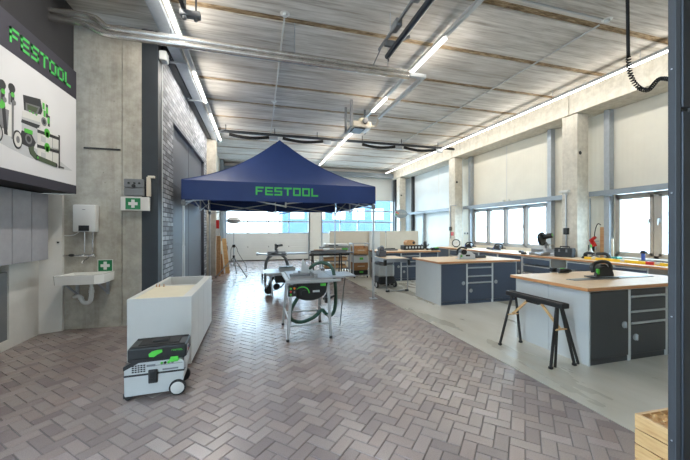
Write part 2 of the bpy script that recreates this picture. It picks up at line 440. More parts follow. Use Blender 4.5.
# back wall with two sectional gates ------------------------------
S('wall_back', 'white_matt', (-2, -1.44, 16.75, 17.05, 0, CEIL), (2.72, 3.36, 16.7, 17.05, 0, CEIL), (7.49, 8.3, 16.75, 17.05, 0, CEIL), (-2, 8.3, 16.75, 17.05, 4.45, CEIL))
S('trim_back_beam', 'galv_paint', (-1.5, 8.0, 16.4, 16.6, 4.45, 4.62), (-1.5, 8.0, 16.35, 16.65, 4.62, 4.65), (-1.5, 8.0, 16.35, 16.65, 4.42, 4.45))
def gate(name, x0, x1):
    g = bpy.data.objects.new(name, None); COL.objects.link(g); st(g); g.location = (0, 0, 0)
    y0, y1 = 16.82, 16.88; m = MB()
    for z0, z1 in ((.02, .695), (.695, 1.372), (3.205, 3.805), (3.805, 4.46)): m.box(x0, x1, y0, y1, z0, z1, bev=.006)
    m.build('gate_panel', 'doorsheet', g, smooth=False)
    m = MB(); n = 4; w = (x1-x0)/n
    for k in range(3):
        z0 = 1.37+k*.613; z1 = z0+.613
        m.box(x0, x1, y0, y1, z0, z0+.035); m.box(x0, x1, y0, y1, z1-.035, z1)
        for i in range(n+1): m.box(max(x0, x0+i*w-.022), min(x1, x0+i*w+.022), y0, y1, z0, z1)
    m.build('window_frame', 'frame', g, smooth=False)
    for k in range(3):
        z0 = 1.37+k*.613
        m = MB(); m.box(x0+.01, x1-.01, y0+.025, y0+.03, z0+.02, z0+.585); m.build('pane', 'glass', g, smooth=False)
    m = MB(); m.box(x0-.03, x1+.03, y0-.02, y1, 0, .035); m.build('bottom_seal', 'rubber', g, smooth=False)
    m = MB(); m.box(x0-.08, x0, y0-.12, y0+.04, 0, 4.45); m.box(x1, x1+.08, y0-.12, y0+.04, 0, 4.45); m.build('guide_rail', 'galv', g, smooth=False)
    m = MB()
    for i in range(1, n): m.box(x0+i*w-.02, x0+i*w+.02, y0-.012, y0, .67, .72)
    m.build('hinge', 'midgrey', g, smooth=False)
gate('door_2', -1.4, 2.68); gate('door_3', 3.42, 7.45)

# right wall -----------------------------------------------------
XW = 8.05
S('wall_right', 'panel', (XW, XW+.2, -.6, 3.85, 0, CEIL), (XW, XW+.2, 3.85, 5.47, 0, .93), (XW, XW+.2, 3.85, 5.47, 2.38, CEIL), (XW, XW+.2, 5.47, 7.16, 0, CEIL),
  (XW, XW+.2, 7.16, 10.46, 0, 1.0), (XW, XW+.2, 7.16, 10.46, 2.36, CEIL), (XW, XW+.2, 10.46, 11.15, 0, CEIL))
S('wall_right_far', 'panel_blue', (XW, XW+.2, 11.15, 16.75, 0, CEIL))
def window(name, ys, z0, z1, fm):
    g = bpy.data.objects.new(name, None); COL.objects.link(g); st(g)
    x0, x1 = XW-.02, XW+.08; ya, yb = ys[0], ys[-1]; m = MB()
    m.box(x0, x1, ya, yb, z0, z0+.07, bev=.006); m.box(x0, x1, ya, yb, z1-.07, z1, bev=.006)
    for i, y in enumerate(ys):
        w = .05 if 0 < i < len(ys)-1 else .06
        m.box(x0, x1, max(ya, y-w), min(yb, y+w), z0, z1, bev=.006)
    m.build('window_frame', fm, g, smooth=False)
    for a, b in zip(ys, ys[1:]):
        s = MB(); a2, b2 = a+.05, b-.05; xx0, xx1 = x0-.02, x0+.05
        s.box(xx0, xx1, a2, a2+.06, z0+.06, z1-.06, bev=.005); s.box(xx0, xx1, b2-.06, b2, z0+.06, z1-.06, bev=.005)
        s.box(xx0, xx1, a2, b2, z0+.06, z0+.12, bev=.005); s.box(xx0, xx1, a2, b2, z1-.12, z1-.06, bev=.005)
        s.build('sash', fm, g, smooth=False)
        p = MB(); p.box(x0+.01, x0+.016, a2+.05, b2-.05, z0+.11, z1-.11); p.build('pane', 'glass', g, smooth=False)
    return g
def whandle(g, y, z):
    h = MB(); h.box(XW-.06, XW-.04, y-.015, y+.015, z-.05, z+.05, bev=.004); h.cyl((XW-.06, y, z+.03), (XW-.1, y, z+.03), .01); h.tube([(XW-.1, y, z+.035), (XW-.1, y, z-.1)], .011)
    h.build('handle', 'alu', g)
w1 = window('window_1', [7.18, 8.0, 8.82, 9.64, 10.44], 1.0, 2.34, 'frame')
whandle(w1, 8.08, 1.65); whandle(w1, 9.72, 1.65)
w2 = window('window_2', [3.87, 4.67, 5.46], .94, 2.36, 'frame_warm')
whandle(w2, 4.60, 1.75); whandle(w2, 4.76, 1.75)
S('trim_window_rail', 'galv_paint', (7.78, XW-.02, 1.4, 5.87, 2.37, 2.45), (7.78, XW-.02, 6.27, 10.75, 2.37, 2.45), (7.78, XW-.02, 11.15, 15.65, 2.37, 2.45),
  (7.76, 7.78, 1.4, 5.87, 2.35, 2.47), (7.76, 7.78, 6.27, 10.75, 2.35, 2.47), (7.76, 7.78, 11.15, 15.65, 2.35, 2.47))
S('trim_wall_posts', 'galv', (7.9, XW-.01, 5.5, 5.62, .9, 4.5), (7.9, XW-.01, 7.02, 7.14, .9, 4.5), (7.9, XW-.01, 10.48, 10.6, .9, 4.5), (7.9, XW-.01, 14.1, 14.2, 0, 2.37))
# sheet joints and clips high on the wall
S('trim_panel_joints', 'white_matt', (XW-.006, XW, 8.8, 8.83, 2.45, 4.5), (XW-.006, XW, 4.3, 4.32, 2.45, 4.5), (XW-.006, XW, 12.9, 12.92, 2.45, 4.5))
for i, (y, n) in enumerate(((.97, 'a'), (5.87, 'b'), (10.75, 'c'), (15.65, 'd'))):
    m = MB(); m.box(7.4, 7.75, y, y+.4, 0, 4.35, bev=.015)
    m.cyl((7.49, y-.003, 3.4), (7.49, y+.01, 3.4), .045, mi=1)
    st(m.build('column_concrete', ['conc_light', 'black'], smooth=False))
m = MB()
for a, b in ((-.6, 6.06), (6.08, 10.94), (10.96, 16.75)): m.box(7.38, XW+.2, a, b, 4.36, CEIL, bev=.01)
st(m.build('trim_right_beam', 'conc_light', smooth=False))
S('wall_front_added', 'white_matt', (-3.5, 8.3, -.9, -.6, 0, CEIL))  # unseen wall added behind the camera to keep front daylight off near objects
# gate leaf at the camera's right
S('door_4', 'gate_blue', (1.622, 2.2, .855, .90, 0, 2.02), (1.622, 2.2, .855, .90, 2.035, 4.2), bev=.004)
m = MB(); m.box(1.619, 1.66, .874, .905, 0, 4.2, bev=.006, mi=0); m.box(1.619, 1.66, .862, .876, 0, 4.2, mi=1)
for z in (.7, 1.2, 1.7, 2.2, 2.7): m.cyl((1.620, .89, z), (1.617, .89, z), .003, mi=2)
st(m.build('trim_door_edge', ['post_dark', 'rubber', 'alu'], smooth=False))
# outside ----------------------------------------------------------
S('ground_yard', 'asphalt', (-40, 60, 17.05, 80, -.2, -.05), (8.3, 60, -30, 17.05, -.2, -.05), (-40, -3.5, -30, 17.05, -.2, -.05), (-3.5, 8.3, -30, -.6, -.2, -.05))
b = thing('building', 'pale blue hall building seen far outside the gate windows', 'building', (8, 48, 0))
m = MB(); m.box(-4.2, 14, 0, 8, 0, 8.2); m.build('wall', 'far_blue', b, smooth=False)
m = MB(); m.box(-4.4, 14.2, -.2, 8.2, 8.2, 8.7); m.build('roof', 'far_white', b, smooth=False)
for i in range(5):
    m = MB(); m.box(-3.0+i*3.2, -1.0+i*3.2, -.06, 0, 3.2, 5.0); m.build('window', 'frame', b, smooth=False)
# ================================================================== LEFT SIDE
# header banner -----------------------------------------------------
XB = -2.6
b = thing('wall_banner', 'large product banner with green lettering on the dark bulkhead above the grey wall cabinet', 'banner', (XB, 3.6, 2.09))
L = lambda y, z: (y-3.6, z-2.09)
m = MB(); m.box(-.03, 0, 0, 2.12, .125, 1.42); m.build('banner_panel', 'banner_white', b, smooth=False)
m = MB(); m.box(-.03, .003, 0, 2.12, 1.42, 1.83); m.build('header_band', 'banner_dark', b, smooth=False)
m = MB(); m.box(-.03, .003, 0, 2.12, 0, .125); m.build('footer_band', 'banner_dark', b, smooth=False)
m = MB(); lettering(m, 'FESTOOL', 1.2, .175, lambda u, v, d: (.004+d, .76+u, 1.525+v)); m.build('lettering', 'green_text', b, smooth=False)
# printed picture: a mobile workshop cart with stacked boxes, hose and tools (flat print)
m = MB(); e = .0008
def pq(poly, mi, k=1):
    m.prism([(y-3.6, z-2.09) for y, z in poly], 'YZ', 0, e*k, mi)
def pr4(y0, y1, z0, z1, mi, k=1, sh=0): pq([(y0, z0), (y1, z0+sh), (y1, z1+sh), (y0, z1)], mi, k)
def pdisc(y, z, r, mi, k=1, n=18, sy=1): pq([(y+r*sy*cos(2*pi*i/n), z+r*sin(2*pi*i/n)) for i in range(n)], mi, k)
pq([(4.0, 2.5), (4.6, 2.42), (5.2, 2.38), (5.62, 2.42), (5.3, 2.5), (4.3, 2.6)], 0, 1)                   # soft floor shade
# dust extractor: head, screen, body
pq([(4.56, 2.60), (4.89, 2.62), (4.89, 2.90), (4.56, 2.86)], 0, 2); pq([(4.55, 2.79), (4.84, 2.80), (4.88, 2.86), (4.56, 2.83)], 1, 3)
pq([(4.57, 2.93), (4.9, 2.98), (4.9, 2.90), (4.57, 2.86)], 6, 2); pq([(4.6, 2.95), (4.9, 3.0), (4.93, 3.06), (4.89, 3.19), (4.58, 3.12)], 1, 3)
pq([(4.62, 2.955), (4.83, 2.97), (4.88, 3.09), (4.62, 3.045)], 3, 4); pq([(4.65, 2.975), (4.80, 2.988), (4.84, 3.06), (4.65, 3.035)], 5, 5)
for k in range(3): pdisc(4.69+k*.06, 2.968, .012, 4, 6)
pq([(4.89, 2.85), (5.03, 2.87), (5.07, 3.06), (5.02, 3.21), (4.9, 3.2)], 6, 2); pdisc(4.96, 2.93, .055, 2, 3); pdisc(4.96, 2.93, .03, 1, 4)
for yy, zz in ((4.95, 3.13), (5.02, 3.1), (5.05, 2.98), (4.97, 3.04)): pr4(yy-.02, yy+.02, zz-.045, zz+.035, 4, 4)
pr4(5.0, 5.04, 3.0, 3.17, 1, 3); pr4(5.04, 5.08, 2.9, 3.04, 1, 3)
# stacked cases
for z0, z1 in ((2.43, 2.63), (2.635, 2.815)):
    pq([(4.83, z0), (5.28, z0+.0), (5.28, z1+.02), (4.83, z1)], 6, 4); pq([(4.83, z1-.06), (5.28, z1-.035), (5.28, z1+.005), (4.83, z1-.02)], 1, 5)
    pdisc(5.02, z1-.01, .055, 4, 7); pr4(4.99, 5.05, z1-.07, z1, 4, 7); pr4(5.13, 5.135, z0, z1-.04, 2, 6); pr4(4.9, 4.99, z0+.03, z0+.10, 0, 6)
pr4(5.27, 5.30, 2.40, 2.85, 1, 6); pr4(5.28, 5.4, 2.41, 2.43, 1, 6)
# rear wheel, front wheel, motor
pdisc(4.49, 2.575, .105, 1, 6, sy=.7); pdisc(4.49, 2.575, .085, 6, 7, sy=.7); pdisc(4.49, 2.575, .04, 2, 8, sy=.7)
pq([(4.5, 2.55), (4.75, 2.53), (4.8, 2.62), (4.72, 2.7), (4.56, 2.7)], 1, 5); pdisc(4.67, 2.63, .06, 3, 6); pdisc(4.67, 2.63, .035, 1, 7); pr4(4.6, 4.74, 2.69, 2.74, 4, 6, .01)
# hose
pq([(4.67, 2.53), (4.7, 2.46), (4.80, 2.415), (5.2, 2.395), (5.24, 2.43), (5.2, 2.455), (4.82, 2.475), (4.76, 2.52), (4.76, 2.57)], 5, 8); pdisc(4.82, 2.445, .035, 1, 9, sy=.7); pdisc(4.83, 2.445, .015, 4, 10); pdisc(5.22, 2.425, .028, 1, 9, sy=.6)
# tool trolley at the left
pq([(4.0, 2.56), (4.40, 2.58), (4.42, 2.93), (4.0, 2.9)], 6, 2); pq([(4.05, 2.62), (4.34, 2.64), (4.36, 2.86), (4.05, 2.84)], 2, 3); pq([(4.29, 2.58), (4.34, 2.58), (4.3, 2.9), (4.25, 2.9)], 1, 4); pr4(4.4, 4.43, 2.56, 2.98, 3, 4)
pdisc(4.2, 2.575, .1, 1, 5, sy=.7); pdisc(4.2, 2.575, .075, 0, 6, sy=.7); pdisc(4.24, 2.9, .06, 4, 5)
for yy, zz in ((4.26, 3.0), (4.40, 3.02), (4.12, 2.98)):
    pdisc(yy, zz+.1, .05, 1, 6); pr4(yy-.03, yy+.035, zz-.06, zz+.08, 1, 5); pdisc(yy+.01, zz+.03, .028, 4, 7); pr4(yy-.045, yy-.02, zz-.09, zz+.03, 2, 7); pdisc(yy+.03, zz-.05, .03, 3, 7)
m.build('printed_picture', ['print_light', 'print_dark', 'print_grey', 'midgrey', 'green', 'print_olive', 'white'], b, smooth=False)

# hanging grey cabinet ----------------------------------------------
c = thing('wall_cabinet', 'grey felt-fronted wall cabinet hanging under the product banner', 'cabinet', (-3.1, 4.20, 1.12))
m = MB(); m.box(0.002, .17, 0, 1.44, 0, .95, bev=.004); m.build('body', 'black', c, smooth=False)
for k in range(4):
    m = MB(); m.box(.171, .2, .005+k*.36, .355+k*.36, .004, .946, bev=.006); m.build('door', 'greycab', c, smooth=False)

# sink corner --------------------------------------------------------
s = thing('wash_basin', 'white ceramic wash basin on steel brackets against the concrete wall', 'sink', (-2.42, 5.95, 0))
m = MB()   # basin as a shaped trough: outer shell and inner bowl
def basin(u, v):
    return None
ox0, ox1, oy = -.36, .235, -.46
top = [(ox0, -.002), (ox0, oy+.02), (ox0+.02, oy), (ox1-.09, oy), (ox1, oy+.10), (ox1, -.002)]
bot = [(x*.98, y*.98) for x, y in top]
inn = [(x*.86+.005, y*.86-.035) for x, y in top]
inb = [(x*.7, y*.7-.06) for x, y in top]
n = len(top)
vs = [(x, y, .89) for x, y in top]+[(x, y, .755) for x, y in bot]+[(x, y, .89) for x, y in inn]+[(x, y, .775) for x, y in inb]
fs = [tuple(range(n, 2*n))[::-1], tuple(range(3*n, 4*n))]
for i in range(n):
    j = (i+1) % n; fs += [(i, j, n+j, n+i), (i, 2*n+i, 2*n+j, j), (2*n+i, 3*n+i, 3*n+j, 2*n+j)]
m._add(vs, fs); m.build('basin', 'ceramic', s, smooth=False, recalc=False)
for x in (-.26, .15):
    m = MB(); m.bar((x, -.015, .53), (x, -.015, .755), .04, .02); m.bar((x, -.01, .745), (x, -.38, .745), .035, .018); m.bar((x, -.02, .55), (x, -.33, .738), .03, .014); m.build('bracket', 'galv', s)
m = MB(); m.cyl((.02, -.24, .64), (.02, -.24, .76), .022); m.tube([(.02, -.24, .68), (.02, -.24, .50), (-.02, -.23, .44), (-.10, -.22, .45), (-.13, -.2, .53), (-.18, -.18, .55), (-.26, -.1, .52), (-.30, -.0, .52)], .03, 10, smooth=2)
m.cyl((.02, -.24, .60), (.02, -.24, .64), .036); m.cyl((-.13, -.2, .5), (-.13, -.2, .53), .037); m.build('trap', 'white', s)
h = thing('water_heater', 'small white wall-hung water heater above the wash basin', 'water heater', (-2.54, 5.95, 1.52))
m = MB(); m.box(-.15, .15, -.14, -.004, 0, .42, bev=.02); m.build('housing', 'white', h)
m = MB(); m.box(-.07, .07, -.145, -.139, .015, .10, bev=.003); m.build('display', 'black', h, smooth=False)
m = MB(); m.box(-.02, .02, -.1425, -.139, .34, .348); m.build('badge', 'midgrey', h, smooth=False)
m = MB(); m.tube([(-.02, -.07, 0), (-.02, -.07, -.32)], .009); m.build('pipe', 'chrome', h)
m = MB(); m.tube([(.09, -.07, 0), (.09, -.07, -.28), (.08, -.06, -.32)], .009, smooth=1); m.build('pipe', 'chrome', h)
m = MB(); m.tube([(-.1, -.06, 0), (-.16, -.05, -.05), (-.26, -.03, -.06), (-.35, -.02, -.05)], .007, smooth=2); m.build('supply_cable', 'white', h)
f = thing('faucet', 'chrome mixer tap with two handles on the concrete wall below the heater', 'faucet', (-2.52, 5.95, 1.15))
m = MB(); m.cyl((-.17, -.05, 0), (.10, -.05, 0), .018); m.cyl((-.14, -.05, 0), (-.14, -.0, 0), .016); m.cyl((.07, -.05, 0), (.07, 0, 0), .016); m.build('body', 'chrome', f)
m = MB(); m.tube([(0, -.05, -.01), (.0, -.09, -.05), (0, -.2, -.06), (0, -.23, -.10)], .013, smooth=2); m.build('spout', 'chrome', f)
for x in (-.06, .07):
    m = MB(); m.lathe([(.018, 0), (.026, .01), (.022, .03), (.012, .034)], (x, -.07, 0), 'Z', 12); m.build('handle', 'chrome', f)
m = MB(); m.cyl((-.34, -.03, 0), (-.17, -.05, 0), .009); m.ball((-.22, -.055, .01), .032, 8, (1.3, .7, .7), mi=1); m.build('shut_off_valve', ['chrome', 'black'], f)
o = MB(); o.cyl((-2.9, 5.89, 1.36), (-2.9, 5.87, 1.36), .03); o.cyl((-2.9, 5.868, 1.36), (-2.9, 5.874, 1.36), .014, mi=1)
tag(o.build('wall_socket', ['white', 'black']), 'round white wall socket beside the water heater', 'socket')
def cross_sign(parent, x0, z0, w, h, y, d=.004):
    m = MB(); m.box(x0, x0+w, y-d, y, z0, z0+h); m.build('green_plate', 'sign_green', parent, smooth=False)
    m = MB(); cx, cz = x0+w/2, z0+h/2; a = h*.36; t = h*.13
    m.box(cx-a, cx+a, y-d-.0015, y-d, cz-t, cz+t); m.box(cx-t, cx+t, y-d-.0014, y-d, cz-a, cz+a); m.build('white_cross', 'white', parent, smooth=False)
f = thing('first_aid_sign', 'small green first aid sign on the wall at the right rim of the basin', 'sign', (-2.31, 5.948, .895))
m = MB(); m.box(-.105, .105, -.003, 0, -.01, .185); m.build('backing', 'white', f, smooth=False); cross_sign(f, -.095, 0, .19, .175, -.003)
f = thing('first_aid_light_box', 'white light box with green first aid sign under the grey switch box', 'sign', (-1.86, 5.95, 1.86))
m = MB(); m.box(-.2, .2, -.12, -.052, 0, .22, bev=.008); m.build('box', 'white_matt', f, smooth=False); m = MB(); m.box(-.17, .04, -.052, -.002, .03, .19); m.build('mount', 'grey_pl', f, smooth=False)
cross_sign(f, -.13, .02, .21, .18, -.12)
f = thing('switch_box', 'grey electrical switch box above the first aid light box', 'switch box', (-1.87, 5.95, 2.10))
m = MB(); m.box(-.13, .05, -.06, -.002, 0, .26); m.box(-.15, .13, -.10, -.06, 0, .13, bev=.01); m.build('box', 'midgrey', f, smooth=False)
m = MB(); m.box(-.15, .13, -.105, -.06, .132, .27, bev=.01); m.build('cover', 'midgrey', f, smooth=False)
for x in (-.08, .0, .07):
    m = MB(); m.cyl((x, -.105, .2), (x, -.118, .2), .016); m.build('button', 'black', f)
m = MB(); m.cyl((-.01, -.105, .155), (-.01, -.125, .155), .028); m.build('rotary_switch', 'black', f)
f = MB(); f.box(-1.72, -1.66, 5.90, 5.947, 2.1, 2.42, bev=.006); f.box(-1.70, -1.60, 5.90, 5.947, 2.4, 2.44, bev=.004)
tag(f.build('cable_duct', 'board_beige', smooth=False), 'short beige cable duct on the dark column beside the switch box', 'cable duct')

# low white open cabinet -------------------------------------------
c = thing('storage_bench', 'long low white open-topped cabinet standing behind the dust extractor', 'cabinet', (-1.355, 4.01, 0))
W, D, Hh = .645, 1.74, .79
m = MB()
m.box(0, W, 0, .022, .02, Hh, bev=.002); m.box(0, .05, .022, D, .02, Hh); m.box(W-.10, W-.02, .022, D, .03, Hh-.005); m.box(.05, W-.1, D-.05, D, .02, Hh); m.box(.05, W-.1, .88, .92, .02, Hh-.004); m.box(.05, W-.1, .02, D-.05, .02, .06)
m.build('carcass', 'white', c, smooth=False)
for k in range(4):
    y0 = .024+k*(D-.024)/4
    m = MB(); m.box(W-.02, W, y0+.002, y0+(D-.024)/4-.002, .03, Hh, bev=.0015); m.build('side_door', 'white', c, smooth=False)
m = MB(); m.box(.05, W-.10, .022, .88, .765, .78); m.build('lid', 'cream', c, smooth=False)
m = MB(); m.box(.05, W-.10, .92, D-.05, .55, .565); m.build('inner_shelf', 'midgrey', c, smooth=False)
m = MB(); m.box(.03, W-.06, .03, D-.03, 0, .02); m.build('plinth', 'midgrey', c, smooth=False)
for k, dx in enumerate((0, .035, .09)):
    p = MB(); p.cyl((-1.29+dx, 4.85, .78), (-1.29+dx, 4.85, .785), .011); p.cyl((-1.29+dx, 4.85, .785), (-1.29+dx, 4.85, .815), .006)
    o = tag(p.build('wooden_peg', 'ply'), '', 'peg')
    o['label'] = ('wooden peg at the left edge of the white cabinet lid', 'middle wooden peg on the white cabinet lid', 'wooden peg furthest right on the white cabinet lid')[k]

# dust extractor -----------------------------------------------------
d = thing('dust_extractor', 'white and black wheeled dust extractor with green latches parked on the pavers', 'vacuum', (-.90, 3.50, 0), radians(3)); d.scale = (.95, .72, .93); d.location.y = 3.46
# local: x along length (-.27..27), y front = -.19
m = MB(); m.prism([(-.26, .06), (-.255, .045), (.12, .045), (.15, .12), (.24, .13), (.25, .235), (-.262, .235)], 'XZ', -.19, .19); m.build('tank', 'grey_pl2', d, smooth=False)
m = MB(); m.box(-.268, .256, -.194, .194, .232, .252, bev=.006); m.build('seal', 'black', d, smooth=False)
m = MB(); m.prism([(-.262, .252), (.25, .252), (.25, .33), (.2, .385), (-.14, .385), (-.262, .31)], 'XZ', -.188, .188); m.build('motor_head', 'grey_pl2', d, smooth=False)
m = MB(); m.prism([(-.27, .30), (-.262, .30), (-.14, .362), (.2, .366), (.2, .392), (-.16, .392), (-.27, .335)], 'XZ', -.193, .193); m.build('dark_collar', 'black', d, smooth=False)
m = MB(); m.box(-.235, .275, -.2, .2, .392, .505, bev=.014); m.prism([(-.235, .39), (-.21, .37), (.25, .37), (.275, .39), (.275, .40), (-.235, .40)], 'XZ', -.195, .195); m.build('top_case', 'black', d, smooth=False)
m = MB(); m.box(-.16, .20, -.12, .12, .505, .518, bev=.005); m.box(-.22, .26, -.19, -.14, .505, .515, bev=.004); m.box(-.22, .26, .14, .19, .505, .515, bev=.004); m.box(-.05, .1, -.05, .05, .515, .535, bev=.008); m.build('top_deck', 'rubber', d, smooth=False)
m = MB(); m.prism([(-.05, .415), (-.01, .41), (.02, .432), (.06, .45), (.06, .478), (.02, .476), (-.03, .465), (-.055, .442)], 'XZ', -.213, -.198); m.build('front_latch', 'green', d, smooth=False)
m = MB(); m.box(.12, .21, -.208, -.19, .352, .37, bev=.004); m.box(.13, .2, -.206, -.19, .34, .392, bev=.004); m.build('lower_latch', 'green', d, smooth=False)
m = MB(); lettering(m, 'FESTOOL', .1, .014, lambda u, v, q: (.14+u, -.2005-q, .45+v), .001); m.build('lettering', 'green', d, smooth=False)
m = MB()
for i in range(5):
    for j in range(4): m.box(-.2+i*.024, -.182+i*.024, -.1895, -.188, .268+j*.02, .281+j*.02)
m.build('vent', 'rubber', d, smooth=False)
m = MB(); m.box(-.075, .0, -.197, -.186, .315, .335); m.box(.06, .2, -.192, -.187, .262, .28, bev=.004); m.box(-.05, .24, -.1935, -.188, .318, .322); m.build('control_strip', 'midgrey', d, smooth=False)
for k, (x, mt) in enumerate(((.055, 'green'), (.085, 'black'), (.115, 'green'), (.15, 'midgrey'))):
    m = MB(); m.cyl((x, -.188, .338), (x, -.2, .338), .012); m.build('knob', mt, d)
m = MB(); m.box(-.06, .02, -.208, -.188, .15, .285, bev=.008); m.box(-.05, .01, -.214, -.2, .2, .27, bev=.006); m.build('clamp', 'black', d, smooth=False)
for y in (-.2, .2):
    w = MB(); sg = -1 if y < 0 else 1
    w.lathe([(.035, -.02), (.07, -.02), (.077, -.012), (.077, .012), (.07, .02), (.035, .02)], (.195, y, .077), 'Y', 26); wo = w.build('wheel', 'rubber', d)
    q = MB(); q.lathe([(.0001, 0), (.056, 0), (.061, sg*.004), (.05, sg*.008), (.02, sg*.012), (.0001, sg*.012)], (.195, y+sg*.02, .077), 'Y', 26); q.build('hubcap', 'white', wo)
for y in (-.15, .15):
    m = MB(); m.box(-.275, -.19, y-.035, y+.035, .022, .075, bev=.012); m.cyl((-.235, y-.02, .028), (-.235, y+.02, .028), .028); m.build('caster', 'black', d)
m = MB(); m.box(.25, .265, -.17, .17, .26, .50, bev=.006); m.build('rear_panel', 'grey_pl2', d, smooth=False)
m = MB(); m.box(.275, .279, -.14, -.07, .42, .48, mi=0); m.box(.2795, .2805, -.13, -.08, .425, .445, mi=1); m.box(.2795, .2805, -.13, -.08, .45, .47, mi=2); m.build('sticker', ['white', 'red', 'blue'], d, smooth=False)

# ================================================================== TENT
TX0, TX1, TY0, TY1, TZ = -1.37, 2.59, 6.76, 10.45, 2.52
TCX, TCY, TP = (TX0+TX1)/2, (TY0+TY1)/2, 3.93
t = thing('canopy_tent', 'navy blue pop-up canopy tent with green lettering in the middle of the hall', 'tent', (TCX, TCY, 0))
hx, hy = (TX1-TX0)/2, (TY1-TY0)/2
def roofz(r): s = 1-r; return TZ+(TP-TZ)*s-.74*s*(1-s)
m = MB()
for side in range(4):
    def fn(a, b_, side=side):
        r = max(b_, .004); q = (a*2-1)
        dip = .05*(1-q*q)*r*(1-r)*4
        z = roofz(r)-dip*.5
        x, y = [(q*r*hx, -r*hy), (r*hx, q*r*hy), (-q*r*hx, r*hy), (-r*hx, -q*r*hy)][side]
        return (x, y, z)
    m.grid(fn, 18, 26)
m.build('canopy', 'navy', t)
def vy(u, v): return .010*sin(u*7.3)*(1-v)+.006*sin(u*15+1)*(1-v)
m = MB()
for side, (ln, half) in enumerate(((hx, hy), (hy, hx), (hx, hy), (hy, hx))):
    def fn(a, b_, side=side, ln=ln, half=half):
        u = (a*2-1)*ln; edge = 1-abs(a*2-1)**8; d = half+.012+vy(u+side*1.7, b_)*edge; z = 2.14+b_*(TZ-2.14)-.012*sin(a*pi)*(1-b_)
        return [(u, -d, z), (d, u, z), (-u, d, z), (-d, -u, z)][side]
    m.grid(fn, 48, 6)
m.build('valance', 'navy', t)
m = MB(); tw = 1.29
def tmap(u, v, d):
    X = -TCX+.0+u; bb = (2.262+v-2.14)/(TZ-2.14); a = X/hx/2+.5
    return (X, -(hy+.012+vy(X, bb)*(1-abs(a*2-1)**8))-.004-d, 2.262+v)
lettering(m, 'FESTOOL', tw, .17, tmap, .002); m.build('lettering', 'green_text', t, smooth=False)
m = MB()   # hem seam where the roof meets the valance, and the ridge piping
for sx in (-1, 1):
    for sy in (-1, 1): m.tube([(sx*hx*(i/14), sy*hy*(i/14), roofz(i/14)+.004) for i in range(1, 15)], .008, 6)
m.build('piping', 'navy', t)
lx, ly = hx-.03, hy-.03
for sx in (-1, 1):
    for sy in (-1, 1):
        x, y = sx*lx, sy*ly
        g = MB(); g.box(x-.022, x+.022, y-.022, y+.022, .012, 1.25, bev=.004); g.box(x-.017, x+.017, y-.017, y+.017, 1.25, 2.46, bev=.003); lg = g.build('leg', 'alu_white', t, smooth=False)
        f = MB(); f.box(x-.08, x+.08, y-.08, y+.08, 0, .012, bev=.003); f.cyl((x, y, .012), (x, y, .06), .03); f.build('foot_plate', 'galv', lg)
        k = MB(); k.box(x-.035, x+.035, y-.035, y+.035, 2.02, 2.12, bev=.006); k.build('slider', 'midgrey', lg, smooth=False)
for side in range(4):   # scissor trusses
    m = MB(); L_ = lx if side in (0, 2) else ly; d = ly if side in (0, 2) else lx
    P = lambda u, z, off: [(u, -d+off, z), (d-off, u, z), (-u, d-off, z), (-d+off, -u, z)][side]
    for a, b_ in ((-L_, 0), (0, L_)):
        m.bar(P(a, 2.10, .012), P(b_, 2.36, .012), .012, .028); m.bar(P(a, 2.40, .03), P(b_, 2.04, .03), .012, .028)
        mid = (a+b_)/2
    m.bar(P(0, 2.02, .02), P(0, 2.38, .02), .03, .04)
    m.build('truss', 'alu_white', t, smooth=False)
m = MB(); m.cyl((0, 0, 2.5), (0, 0, TP-.03), .022)
for sx, sy in ((1, 0), (-1, 0), (0, 1), (0, -1)):
    m.bar((sx*lx, sy*ly, 2.38), (0, 0, 2.95), .012, .028)
m.build('peak_pole', 'alu_white', t)

# ================================================================== CEILING SERVICES
def batten(label, x, z, y0, y1, lit, w=.06, lm='lamp'):
    g = thing('ceiling_light', label, 'light', (x, y0, z), 0, 'long ceiling light lines')
    m = MB(); m.box(-w/2, w/2, 0, y1-y0, .03, .085, bev=.006); 
    m.build('trunking', 'alu_white', g, smooth=False)
    for a, b_ in lit:
        d_ = MB(); d_.box(-w/2+.004, w/2-.004, a-y0, b_-y0, 0, .032, bev=.006); d_.build('diffuser', 'lamp', g, smooth=False)
        rad = LAMP*(.34 if lm != 'lamp' else 1)
        for ang, ox, oz, ww in ((0, 0, -.002, w-.01), (pi/2, w/2+.002, .015, .03), (-pi/2, -w/2-.002, .015, .03)):
            ld = bpy.data.lights.new('tube_light', 'AREA'); ld.shape = 'RECTANGLE'; ld.size = ww; ld.size_y = b_-a-.02; ld.color = (1, .95, .87); ld.energy = rad*pi*ww*(b_-a)*AL
            lo = bpy.data.objects.new('tube_light', ld); COL.objects.link(lo); lo.parent = g; lo.location = (ox, (a+b_)/2-y0, oz); lo.rotation_euler = (0, -ang, 0)
    m = MB(); y = .4
    while y < y1-y0: m.cyl((0, y, .085), (0, y, CEIL-z), .004, 6); y += 1.8
    m.build('suspension', 'galv', g)
    return g
batten('long ceiling light line along the top of the dark brick wall', -1.15, 4.58, 1.5, 11.9, [(2.2, 5.75), (6.75, 8.25), (9.1, 11.6)], .07)
batten('central ceiling light line passing the ceiling projector', 2.92, 4.6, 1.2, 15.6, [(4.5, 5.7), (6.9, 7.8), (9.7, 14.9)], .075)
batten('unbroken ceiling light line in front of the right concrete beam', 6.8, 4.6, 2.0, 16.2, [(2.05, 16.1)], .05, 'lamp_soft')
